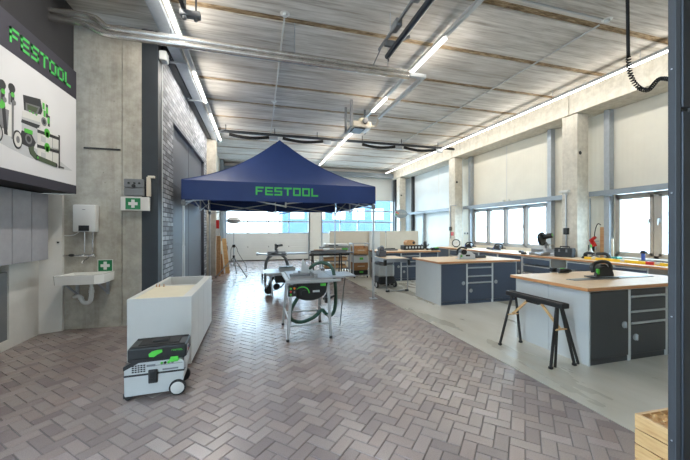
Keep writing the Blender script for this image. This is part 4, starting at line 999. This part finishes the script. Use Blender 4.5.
# sawhorse ----------------------------------------------------------
s = thing('sawhorse', 'black folding sawhorse standing against the side of the nearest workbench', 'sawhorse', (3.34, 2.78, 0))
m = MB(); m.box(-.055, .055, 0, .84, .665, .725, bev=.012); m.build('top_beam', 'black', s, smooth=False)
m = MB(); m.box(-.02, .02, .02, .82, .725, .731); m.box(-.045, .045, .33, .51, .64, .668, bev=.006); m.build('grip_strip', 'rubber', s, smooth=False)
for sx in (-1, 1):
    for y, yy in ((.09, .04), (.75, .81)):
        m = MB(); m.bar((sx*.03, y, .67), (sx*.17, yy, .02), .025, .02); lg = m.build('leg', 'black', s, smooth=False)
        f = MB(); f.box(sx*.17-.02, sx*.17+.02, yy-.018, yy+.018, 0, .03, bev=.006); f.build('foot', 'rubber', lg, smooth=False)
for sx in (-1, 1):
    m = MB(); m.bar((sx*.03+.03, .10, .67), (sx*.17+.085, .06, .0), .022, .018); m.build('leg', 'black', s, smooth=False)
for y, yb, sg in ((.09, .32, 1), (.75, .52, -1)):
    m = MB(); m.bar((0, y-.02*sg, .42), (0, yb, .655), .014, .03); m.build('brace', 'pine', s, smooth=False)
    m = MB(); m.bar((-.085, y-.02*sg, .42), (.085, y-.02*sg, .42), .03, .012); m.build('crossbar', 'pine', s, smooth=False)

# crate with shavings -----------------------------------------------
c = thing('wooden_crate', 'pine crate of stacked boards at the lower right beside the gate leaf', 'crate', (2.29, 1.42, 0), radians(-2))
CWd, CD, CH = .62, .5, .385
for k in range(4):
    z0, z1 = .004+k*.096, .004+k*.096+.089
    m = MB(); m.box(0, .022, -CD, 0, z0, z1, bev=.002); m.build('board', 'pine', c, smooth=False)
    m = MB(); m.box(CWd-.022, CWd, -CD, 0, z0, z1, bev=.002); m.build('board', 'pine', c, smooth=False)
    m = MB(); m.box(.022, CWd-.022, -.022, 0, z0, z1, bev=.002); m.build('board', 'pine', c, smooth=False)
    m = MB(); m.box(.022, CWd-.022, -CD, -CD+.022, z0, z1, bev=.002); m.build('board', 'pine', c, smooth=False)
m = MB(); m.box(.022, CWd-.022, -CD+.022, -.022, .0, .02); m.build('base', 'pine', c, smooth=False)
c.location = (2.33, 1.47, 0)
m = MB()
ca, sa = cos(radians(-2)), sin(radians(-2))
def CR(x, y, z): return (2.33+x*ca-y*sa, 1.47+x*sa+y*ca, z)
m.grid(lambda a, b_: CR(.024+a*(CWd-.048), -CD+.024+b_*(CD-.048), .35+.015*sin(a*9)*sin(b_*7)), 14, 12)
rs = random.Random(3)
for i in range(520):
    x, y = rs.uniform(.05, CWd-.05), rs.uniform(-CD+.05, -.05); z = .362+rs.uniform(-.01, .035); a = rs.uniform(0, 6.3); r = rs.uniform(.008, .02); n = 7; tw = rs.uniform(2, 5); w = rs.uniform(.004, .008); tl = rs.uniform(-.6, .6)
    vs = []
    for k in range(n):
        ph = tw*k/(n-1); px, pz = r*sin(ph)+k*.003, r*(1-cos(ph))*.5
        for q in (-w, w): vs.append(CR(x+px*cos(a)-q*sin(a), y+px*sin(a)+q*cos(a), z+pz+q*tl))
    m._add(vs, [(2*k, 2*k+1, 2*k+3, 2*k+2) for k in range(n-1)])
o = m.build('wood_shavings', 'shaving', recalc=False); tag(o, 'curly pale wood shavings filling the pine crate', 'wood shavings'); o['kind'] = 'stuff'

# table saw -----------------------------------------------------------
s = thing('table_saw', 'silver table saw on splayed legs with green hose under the tent', 'table saw', (.76, 4.9, 0))
m = MB(); m.box(-.30, .30, -.42, .42, .845, .872, bev=.006); m.box(-.31, .31, -.44, -.41, .80, .868, bev=.004); m.box(-.31, .31, .40, .43, .81, .865, bev=.004)
m.build('table_plate', 'alu', s, smooth=False)
m = MB(); m.box(-.36, .42, -.47, -.442, .815, .85, bev=.004); m.box(-.36, -.31, -.48, .40, .83, .862, bev=.004); m.build('front_rail', 'alu_white', s, smooth=False)
m = MB(); m.box(.31, .52, -.36, .36, .845, .868, bev=.004); m.bar((.33, -.1, .82), (.66, -.2, .85), .03, .03); m.bar((.33, .1, .82), (.66, .12, .85), .03, .03); m.box(.52, .70, -.30, .2, .845, .866, bev=.004); m.build('extension_table', 'alu', s, smooth=False)
for x, fx in ((-.27, -.33), (.25, .28)):
    for y, fy in ((-.36, -.42), (.34, .40)):
        m = MB(); m.bar((x, y, .81), (fx, fy, .03), .036, .036); lg = m.build('leg', 'alu_white', s, smooth=False)
        f = MB(); f.cyl((fx, fy, 0), (fx, fy, .04), .022, 12); f.build('foot', 'rubber', lg)
m = MB(); m.bar((-.315, -.40, .21), (.275, -.40, .21), .022, .022); m.bar((-.32, .385, .21), (.275, .385, .21), .022, .022); m.bar((-.31, -.39, .28), (-.31, .38, .28), .02, .02); m.bar((.27, -.39, .28), (.27, .38, .28), .02, .02); m.build('stretcher', 'alu_white', s, smooth=False)
# belly housing
m = MB(); pts = [(-.20, .80)]+[(-.02+.24*cos(pi+pi*i/12), .70+.15*sin(pi+pi*i/12)) for i in range(13)]+[(.24, .80)]
m.prism(pts, 'XZ', -.40, .1); m.build('motor_housing', 'black', s)
m = MB(); m.tube([(-.13+.10*cos(pi-pi*i/8), -.405, .66+.09*sin(pi*i/8)) for i in range(9)], .008, 6); m.box(.13, .21, -.408, -.4, .75, .79, bev=.006); m.build('accent', 'green', s)
m = MB(); m.box(.02, .12, -.407, -.4, .665, .695, bev=.006); m.build('label_plate', 'white', s, smooth=False)
m = MB(); m.cyl((-.1, -.42, .66), (-.1, -.40, .66), .045, 18); m.build('crank_wheel', 'black', s)
m = MB(); m.box(-.33, -.21, -.455, -.39, .63, .78, bev=.01); cb = m.build('control_box', 'black', s, smooth=False)
for x, z, mt in ((-.295, .74, 'green'), (-.245, .745, 'orange'), (-.295, .70, 'red'), (-.295, .66, 'green'), (-.245, .69, 'midgrey')):
    m = MB(); m.cyl((x, -.455, z), (x, -.467, z), .014, 12); m.build('button', mt, cb)
m = MB(); m.prism([(-.09, .90), (.05, .875), (.12, .90), (.10, .93), (-.02, 1.02), (-.05, 1.1), (-.07, 1.1)], 'XZ', .0, .03); m.build('blade_guard', 'lgrey', s, smooth=False)
m = MB(); m.box(-.28, .02, -.20, -.13, .873, .905, bev=.004); m.cyl((-.14, -.165, .905), (-.14, -.165, .95), .02); m.box(-.20, -.02, .02, .10, .873, .89, bev=.004); m.build('mitre_gauge', 'midgrey', s, smooth=False)
m = MB(); m.box(.04, .09, -.42, .40, .873, .93, bev=.004); m.build('rip_fence', 'alu', s, smooth=False)
m = MB(); m.tube([(.04, .02, .95), (.12, -.02, 1.03), (.24, -.08, 1.06), (.36, -.16, 1.0), (.39, -.2, .84), (.41, -.2, .6), (.40, -.2, .36), (.34, -.2, .25), (.24, -.2, .3), (.2, -.22, .38), (.08, -.22, .26), (-.12, -.22, .19), (-.28, -.22, .25), (-.28, -.2, .38), (-.15, -.15, .56), (-.08, -.1, .66)], .026, 10, smooth=3); m.build('hose', 'hose_green', s)
m = MB(); m.bar((.58, -.1, .85), (.54, .06, .02), .012, .012); m.build('support_leg', 'midgrey', s, smooth=False)
m = MB(); m.bar((.26, -.38, .56), (.35, -.38, .60), .02, .03); m.box(.2, .24, -.40, -.33, .5, .58, bev=.01); m.box(.16, .2, .0, .06, .22, .3, bev=.008); m.cyl((.25, -.1, .48), (.33, -.1, .6), .03, 10); m.build('clamp', 'black', s)
m = MB(); m.tube([(-.2, -.1, .12), (-.1, -.14, .16), (.05, -.12, .16), (.15, -.08, .12)], .012, 6, smooth=2); m.build('wheel_axle', 'orange', s) if False else None
# second machine behind it ---------------------------------------------
s = thing('bench_saw', 'low silver saw bench with a black undercarriage behind the green-hosed table saw', 'saw bench', (.60, 8.0, 0))
m = MB(); m.box(-.36, .48, -.40, .40, .52, .55, bev=.006); m.box(-.38, .50, -.43, -.40, .49, .545, bev=.004); m.box(-.42, -.36, -.3, .3, .525, .545, bev=.004); m.build('table_plate', 'alu', s, smooth=False)
m = MB(); m.box(-.05, .36, .05, .12, .55, .63, bev=.006); m.build('fence', 'lgrey', s, smooth=False)
m = MB(); m.box(-.04, .30, .0, .2, .63, .645); m.build('fence_cap', 'black', s, smooth=False)
m = MB(); m.lathe([(.05, -.03), (.09, -.03), (.1, 0), (.09, .03), (.05, .03)], (-.30, -.1, .11), 'Y', 20); m.lathe([(.04, -.03), (.07, -.03), (.08, 0), (.07, .03), (.04, .03)], (-.12, -.2, .2), 'Y', 20); m.build('wheel', 'rubber', s)
m = MB(); m.box(-.16, .26, -.35, .3, .30, .51, bev=.03); m.tube([(-.30, -.1, .14), (-.24, -.1, .32), (-.18, -.1, .42)], .03, 8); m.build('motor_housing', 'black', s)
m = MB(); m.bar((-.36, -.15, .16), (-.2, -.15, .48), .03, .02); m.tube([(-.38, -.1, .2), (-.26, -.1, .08), (-.02, -.1, .14), (.1, -.1, .3)], .015, 6, smooth=2); m.build('linkage', 'galv', s)
for x, fx in ((-.26, -.22), (.38, .40)):
    for y in (-.4, .4):
        m = MB(); m.bar((x, y*.85, .51), (fx, y*.95, .0), .034, .034); m.build('leg', 'galv', s, smooth=False)
# far mitre saw station
s = thing('saw_stand', 'silver folding saw stand with long table wings far under the tent', 'saw stand', (.62, 10.0, 0))
m = MB(); m.box(-.58, -.30, -.12, .12, .80, .84, bev=.006); m.box(.30, .93, -.12, .12, .80, .84, bev=.006); m.box(-.3, .3, -.16, .16, .76, .80, bev=.006); m.box(-.6, -.54, -.15, .15, .79, .86, bev=.006); m.build('wing', 'alu', s, smooth=False)
for x, sg in ((-.26, -1), (.26, 1)):
    for y in (-.22, .22):
        m = MB(); m.tube([(x*.6, y*.4, .77), (x*1.15, y*.8, .66), (x*1.3, y, .4), (x*1.25+sg*.02, y*1.2, .02)], .036, 8, smooth=2); m.build('leg', 'midgrey', s)
m = MB(); m.bar((-.3, .2, .3), (.3, .2, .3), .03); m.cyl((-.45, .28, .1), (-.40, .28, .1), .1, 18); m.cyl((.40, .28, .1), (.45, .28, .1), .1, 18); m.build('undercarriage', 'black', s)
s = thing('mitre_saw', 'grey mitre saw mounted on the far folding stand under the tent', 'mitre saw', (.62, 10.0, .802)); mitre_head(s, 'midgrey')
for o in s.children:
    for v in o.data.vertices: v.co.z *= .65

# trestle table 
s = thing('trestle_table', 'dark trestle table crossing behind the table saw beside the wooden shelf cart', 'table', (2.31, 9.9, 0))
m = MB(); m.box(-.68, .68, -.18, .18, .82, .86, bev=.004); m.build('top', 'midgrey', s, smooth=False)
for x in (-.6, .3):
    for y in (-.14, .14):
        m = MB(); m.bar((x, y*.6, .82), (x, y*1.5, 0), .035); m.build('leg', 'black', s, smooth=False)
m = MB(); m.box(-.7, .6, -.02, .02, .74, .80); m.build('apron', 'black', s, smooth=False)
s = thing('long_profile', 'brownish long profile lying on the dark trestle table', 'profile', (2.25, 9.9, .861))
m = MB(); m.box(-.6, .55, -.06, .06, 0, .05, bev=.004); m.build('beam', 'midgrey', s, smooth=False)
m = MB(); m.box(-.5, -.2, -.05, .03, .05, .08, bev=.004); m.build('cover', 'ply', s, smooth=False)
# shelf cart with boards
s = thing('shelf_cart', 'open shelf cart stacked with wooden boards before the beige partition', 'cart', (2.75, 11.3, 0))
m = MB()
for x in (-.48, .48):
    for y in (-.22, .22): m.box(x-.02, x+.02, y-.02, y+.02, .1, .95)
m.build('frame', 'galv', s, smooth=False)
for z in (.16, .42, .68, .92):
    m = MB(); m.box(-.52, .52, -.24, .24, z, z+.03, bev=.003); m.build('shelf', 'midgrey', s, smooth=False)
for x in (-.42, .42):
    for y in (-.2, .2):
        m = MB(); m.cyl((x-.015, y, .05), (x+.015, y, .05), .05, 14); m.box(x-.02, x+.02, y-.02, y+.02, .05, .16); m.build('caster', 'rubber', s)
rr = random.Random(5)
for z, lab in ((.45, 'second'), (.71, 'third'), (.19, 'bottom')):
    for k in range(3):
        w = rr.uniform(.36, .44); y = -.12+rr.uniform(-.03, .03)
        o = MB(); o.box(2.75-w, 2.75+w, 11.3-.2, 11.3+.18, z+k*.042+.001, z+k*.042+.04, bev=.002)
        tag(o.build('wooden_board', ['ply', 'pine', 'card'][k], smooth=False), f'{("lowest", "middle", "top")[k]} wooden board in the pile on the {lab} shelf of the cart', 'board', 'boards on the shelf cart')
s = thing('white_case', 'pale case lying on top of the shelf cart', 'case', (2.8, 11.3, .952))
m = MB(); m.box(-.42, .42, -.18, .18, 0, .11, bev=.03); m.build('body', 'white', s, smooth=False)
m = MB(); m.box(-.3, .05, -.185, -.1, .03, .07); m.build('front_label', 'midgrey', s, smooth=False)
# green top on the third shelf
m = MB(); m.box(3.0, 3.2, 11.06, 11.22, .84, .90, bev=.01); tag(m.build('green_box', 'green', smooth=False), 'small green box on the boards of the shelf cart', 'box')
# rack with cases
s = thing('case_rack', 'silver rolling rack holding wooden and grey cases behind the tent leg', 'rack', (3.28, 10.0, 0))
m = MB()
for x in (-.27, .27):
    for y in (-.2, .2): m.box(x-.015, x+.015, y-.015, y+.015, .08, 1.1)
    m.box(x-.02, x+.02, -.22, .22, 1.09, 1.12)
m.box(-.28, .28, .19, .21, 1.09, 1.12); m.box(-.27, .27, -.2, .2, .07, .1); m.box(-.27, .27, -.2, .2, .73, .745); m.build('frame', 'alu', s, smooth=False)
for x in (-.22, .22):
    for y in (-.17, .17):
        m = MB(); m.cyl((x-.012, y, .035), (x+.012, y, .035), .035, 12); m.box(x-.015, x+.015, y-.015, y+.015, .03, .08); m.build('caster', 'rubber', s)
def case(name, label, z, h, mat, latch, w=.24, open_=False):
    c = thing(name, label, 'case', (3.28, 10.0, z))
    m = MB()
    if open_:
        m.box(-w, w, .16, .18, 0, h); m.box(-w, -w+.02, -.18, .18, 0, h); m.box(w-.02, w, -.18, .18, 0, h); m.box(-w, w, -.18, .18, 0, .02); m.box(-w, w, -.18, -.165, 0, h*.75)
    else: m.box(-w, w, -.19, .18, 0, h, bev=.012)
    m.build('body', mat, c, smooth=False)
    if latch: m = MB(); m.box(-.05, .07, -.2, -.185, h*.45, h*.8, bev=.004); m.build('latch', latch, c, smooth=False)
    else:
        m = MB(); m.box(-.12, .12, -.196 if not open_ else -.186, -.18, h*.5, h*.58, bev=.002); m.build('label_strip', 'board_beige', c, smooth=False)
case('storage_case', 'black case with green latch at the bottom of the rolling rack', .101, .15, 'black', 'green')
case('wooden_case', 'brown wooden drawer case low in the rolling rack', .253, .24, 'card', None)
case('storage_case', 'grey case with green latch in the middle of the rolling rack', .495, .21, 'lgrey', 'green')
case('wooden_case', 'open wooden tray case on the top shelf of the rolling rack', .746, .28, 'ply', None, open_=True)
# MFT table on legs, extractor beneath, machine on top
s = thing('folding_table', 'wood-topped aluminium folding table with black corners beside the right tent leg', 'table', (3.42, 7.85, 0))
m = MB(); m.box(-.30, .32, -.42, .42, .80, .83); m.build('top', 'beech', s, smooth=False)
m = MB(); m.box(-.33, -.30, -.45, .45, .74, .828); m.box(.32, .35, -.45, .45, .74, .828); m.box(-.33, .35, -.45, -.42, .74, .828); m.box(-.33, .35, .42, .45, .74, .828); m.build('frame', 'alu', s, smooth=False)
for y, sg in ((-.43, -1), (.43, 1)):
    m = MB(); m.tube([(-.28, y, .74), (-.28, y+sg*.02, .06), (-.25, y+sg*.02, .025), (.27, y+sg*.02, .025), (.30, y+sg*.02, .06), (.30, y, .74)], .016, 8, smooth=1); lg = m.build('leg', 'alu', s)
    f = MB(); f.box(-.3, -.2, y+sg*.02-.02, y+sg*.02+.02, 0, .05, bev=.01); f.box(.22, .32, y+sg*.02-.02, y+sg*.02+.02, 0, .05, bev=.01); f.build('foot', 'black', lg, smooth=False)
m = MB()
for x in (-.31, .33):
    for y in (-.43, .43): m.box(x-.035, x+.035, y-.035, y+.035, .66, .80, bev=.008)
m.build('corner_block', 'black', s, smooth=False)
s = thing('edge_machine', 'blue-grey machine standing on the far edge of the folding table', 'machine', (3.28, 8.08, .83))
m = MB(); m.box(-.11, .1, -.12, .12, 0, .16, bev=.02); m.box(-.09, .06, -.1, .1, .16, .26, bev=.03); m.build('body', 'gate_grey', s, smooth=False)
m = MB(); m.tube([(-.1, -.1, .1), (-.14, -.14, .2), (-.05, -.1, .3), (.05, 0, .27)], .018, 8, smooth=2); m.build('handle', 'midgrey', s)
m = MB(); m.box(.1, .16, -.05, .05, .02, .09, bev=.01); m.build('knob', 'black', s, smooth=False)
s = thing('dust_extractor', 'grey wheeled dust extractor parked beneath the far end of the folding table', 'vacuum', (3.36, 8.12, 0))
m = MB(); m.box(-.22, .26, -.2, .2, .10, .30, bev=.04); m.build('tank', 'black', s, smooth=False)
m = MB(); m.box(-.22, .25, -.19, .19, .30, .62, bev=.05); m.build('motor_head', 'grey_pl2', s, smooth=False)
m = MB(); m.box(-.2, .22, -.18, .18, .62, .70, bev=.03); m.build('top_case', 'midgrey', s, smooth=False)
for x in (-.24, .28):
    m = MB(); m.cyl((x-.02, -.12, .09), (x+.02, -.12, .09), .09, 22); wh = m.build('wheel', 'rubber', s)
    q = MB(); q.cyl((x-.024, -.12, .09), (x+.024, -.12, .09), .06, 20); q.build('hubcap', 'lgrey', wh)
m = MB(); m.tube([(-.25, .1, .2), (-.27, .1, .6), (-.2, .1, .66)], .016, 8, smooth=1); m.build('hose', 'midgrey', s); m = MB(); m.tube([(.24, 0, .4), (.27, -.05, .5), (.27, -.05, .62), (.2, -.05, .68)], .02, 8, smooth=2); m.build('hose', 'midgrey', s)
m = MB(); m.cyl((-.2, .12, .05), (-.14, .12, .05), .05, 14); m.cyl((.14, .12, .05), (.2, .12, .05), .05, 14); m.build('caster', 'rubber', s)

# partition boards
m = MB(); m.box(2.75, 5.05, 12.0, 12.06, .04, 1.51, bev=.004); m.box(2.9, 3.2, 11.9, 12.2, 0, .04); m.box(4.5, 4.8, 11.9, 12.2, 0, .04)
tag(m.build('partition_panel', 'board_beige', smooth=False), 'wide beige partition panel behind the shelf cart and rolling rack', 'partition')
m = MB(); m.box(5.08, 6.5, 11.96, 12.02, .04, 1.51, bev=.004); m.box(5.2, 5.4, 11.86, 12.12, 0, .04); m.box(6.1, 6.3, 11.86, 12.12, 0, .04)
tag(m.build('partition_panel', 'board_beige', smooth=False), 'narrower beige partition panel at right behind the farthest workbench', 'partition')
m = MB(); m.box(4.33, 4.78, 11.93, 11.96, .6, 1.50); tag(m.build('white_sheet', 'white', smooth=False), 'white sheet hanging on the beige partition behind the folding table', 'sheet')
# oval lamp/sign on its pole
s = thing('oval_sign', 'pale oval sign with coloured marks on a pole before the far corner column', 'sign', (7.1, 14.9, 0))
m = MB(); m.cyl((0, .05, .03), (0, .05, 2.0), .05, 12); m.cyl((0, .05, 0), (0, .05, .03), .25, 20); m.build('pole', 'alu_white', s)
m = MB(); n = 28; m.prism([(.36*cos(2*pi*i/n), 2.37+.22*sin(2*pi*i/n)) for i in range(n)], 'XZ', -.03, .03); m.build('board', 'sign_grey', s, smooth=False)
m = MB(); m.box(-.28, -.2, -.034, -.03, 2.42, 2.48, mi=0); m.box(-.3, -.22, -.034, -.03, 2.30, 2.36, mi=1); m.box(-.2, -.12, -.034, -.03, 2.36, 2.42, mi=2)
for k in range(4): m.box(-.08+k*.09, -.03+k*.09, -.034, -.03, 2.33, 2.42, mi=3)
m.build('coloured_marks', ['red', 'green', 'orange', 'grey_pl'], s, smooth=False)
# work light on tripod
s = thing('tripod_light', 'work light with wide round head on a tripod at the left before the far gate', 'work light', (-.72, 11.6, 0))
m = MB(); m.cyl((0, 0, .3), (0, 0, 1.0), .02, 12); m.cyl((0, 0, 1.0), (0, 0, 1.82), .013, 10); m.build('pole', 'galv', s)
m = MB(); m.lathe([(.001, 1.80), (.08, 1.77), (.2, 1.80), (.235, 1.87), (.21, 1.94), (.12, 1.985), (.001, 1.99)], n=26); m.build('lamp_head', 'white', s)
m = MB(); m.lathe([(.23, 1.855), (.24, 1.87), (.23, 1.885)], n=26); m.build('rim', 'midgrey', s)
for a, R_ in ((radians(222), .70), (radians(-57), .80), (radians(85), .6)):
    m = MB(); m.bar((0, 0, .62), (R_*cos(a), R_*sin(a), .02), .028); m.bar((0, 0, .35), (R_*.53*cos(a), R_*.53*sin(a), .32), .016); lg = m.build('leg', 'midgrey', s, smooth=False)
    f = MB(); f.ball((R_*cos(a), R_*sin(a), .022), .022, 8); f.build('foot', 'rubber', lg)
m = MB(); m.box(-.05, .05, -.04, .04, .95, 1.05, bev=.01); m.cyl((0, 0, .58), (0, 0, .68), .04, 12); m.build('collar', 'black', s)
m = MB(); m.tube([(.02, 0, 1.0), (.1, -.02, .95), (.12, -.02, .8), (.3, -.02, .5), (.42, 0, .3), (.4, .02, .1)], .008, 6, smooth=2); m.tube([(-.02, 0, 1.0), (-.1, 0, .95), (-.1, 0, .5), (-.08, 0, .3)], .008, 6, smooth=2); m.build('cable', 'rubber', s)
# planks leaning at the far left
for k, (y0, y1, h, lean, mt, lab) in enumerate(((11.55, 11.61, 1.35, .0, 'ply', 'brown plank leaning upright on the far left wall, nearest'), (12.15, 12.2, 1.25, .13, 'pine', 'slanting pale plank leaning on the far left wall beside the work light'), (12.3, 12.34, 1.15, .16, 'white', 'white slanting board leaning behind the pale plank'), (12.05, 12.1, .7, .06, 'card', 'short brown board leaning at the foot of the far left planks'))):
    m = MB(); x = (-1.28, -1.16, -1.24, -1.28)[k]
    m._add([(x+dx+(lean if z == 0 else .0), y, z) for z in (0, h) for y in (y0, y1) for dx in (0, .14)], [(0, 1, 3, 2), (4, 6, 7, 5), (0, 4, 5, 1), (2, 3, 7, 6), (0, 2, 6, 4), (1, 5, 7, 3)])
    tag(m.build('leaning_plank', mt, smooth=False), lab, 'plank')
m = MB(); m.box(-1.29, -1.27, 11.45, 11.6, 1.55, 2.1); tag(m.build('red_sign', 'red', smooth=False), 'tall red and white sign on the far left column above the planks', 'sign') if False else None
s = thing('column_sign', 'narrow red sign above the leaning planks on the far left column', 'sign', (-1.3, 11.6, 1.35))
m = MB(); m.box(.002, .12, -.004, .012, 0, .55); m.build('plate', 'white', s, smooth=False); m = MB(); m.box(.012, .11, -.006, -.004, .25, .54); m.build('red_field', 'red', s, smooth=False)
s = thing('fire_extinguisher', 'red fire extinguisher hanging on the left wall near the far gate', 'fire extinguisher', (-1.22, 14.0, .45))
m = MB(); m.lathe([(.001, 0), (.075, 0), (.08, .01), (.08, .38), (.06, .44), (.025, .47), (.02, .5)], n=20); m.build('cylinder', 'red', s)
m = MB(); m.box(-.03, .05, -.02, .02, .49, .53, bev=.004); m.bar((0, 0, .53), (.12, 0, .57), .02, .012); m.build('valve', 'black', s, smooth=False)
m = MB(); m.tube([(.03, 0, .5), (.11, -.01, .42), (.1, -.01, .2), (.09, -.01, .12)], .012, 6, smooth=2); m.build('hose', 'rubber', s)
m = MB(); m.box(-.085, .085, -.082, -.06, .18, .3); m.build('label', 'white', s, smooth=False) if False else None
m = MB(); m.box(-.395, -.075, -.02, .02, .3, .34); m.box(-.398, -.38, -.1, .1, .2, .5); m.build('wall_bracket', 'midgrey', s, smooth=False)
# ================================================================== CAMERA AND LIGHT
cam = bpy.data.cameras.new('camera'); cam.sensor_width = 36; cam.lens = 36*320/690; cam.clip_start = .05; cam.clip_end = 300
co = bpy.data.objects.new('camera', cam); COL.objects.link(co)
co.location = (0, 0, 1.55); co.rotation_euler = (pi/2, 0, -radians(15.6)); SC.camera = co
w = bpy.data.worlds.new('world'); SC.world = w; w.use_nodes = True
nt = w.node_tree; bg = nt.nodes['Background']
tc = nt.nodes.new('ShaderNodeTexCoord'); sx = nt.nodes.new('ShaderNodeSeparateXYZ'); rp = nt.nodes.new('ShaderNodeValToRGB')
nt.links.new(tc.outputs['Generated'], sx.inputs[0]); nt.links.new(sx.outputs['Z'], rp.inputs['Fac'])
e = rp.color_ramp.elements; e[0].position = 0; e[0].color = (.68, .86, 1, 1); e[1].position = .7; e[1].color = (.52, .75, 1, 1)
nt.links.new(rp.outputs['Color'], bg.inputs['Color']); bg.inputs['Strength'].default_value = SKY
def portal(loc, rot, sx_, sy_):
    l = bpy.data.lights.new('daylight_portal', 'AREA'); l.shape = 'RECTANGLE'; l.size = sx_; l.size_y = sy_; l.cycles.is_portal = True
    o = bpy.data.objects.new('daylight_portal', l); COL.objects.link(o); o.location = loc; o.rotation_euler = rot
portal((.64, 16.95, 2.3), (-pi/2, 0, 0), 4.1, 1.9); portal((5.43, 16.95, 2.3), (-pi/2, 0, 0), 4.1, 1.9)
portal((8.28, 8.8, 1.67), (0, pi/2, 0), 1.4, 3.4); portal((8.28, 4.67, 1.67), (0, pi/2, 0), 1.5, 1.7)
vs_ = SC.view_settings; SC.display_settings.display_device = 'sRGB'
vs_.view_transform = 'Standard'; vs_.look = 'None'; vs_.exposure = EXPO; vs_.gamma = 1; vs_.use_curve_mapping = False
SC.cycles.max_bounces = 8; SC.cycles.diffuse_bounces = 5; SC.cycles.glossy_bounces = 4; SC.cycles.transparent_max_bounces = 12
SC.cycles.caustics_reflective = False; SC.cycles.caustics_refractive = False; SC.cycles.sample_clamp_indirect = 3; SC.cycles.sample_clamp_direct = 4
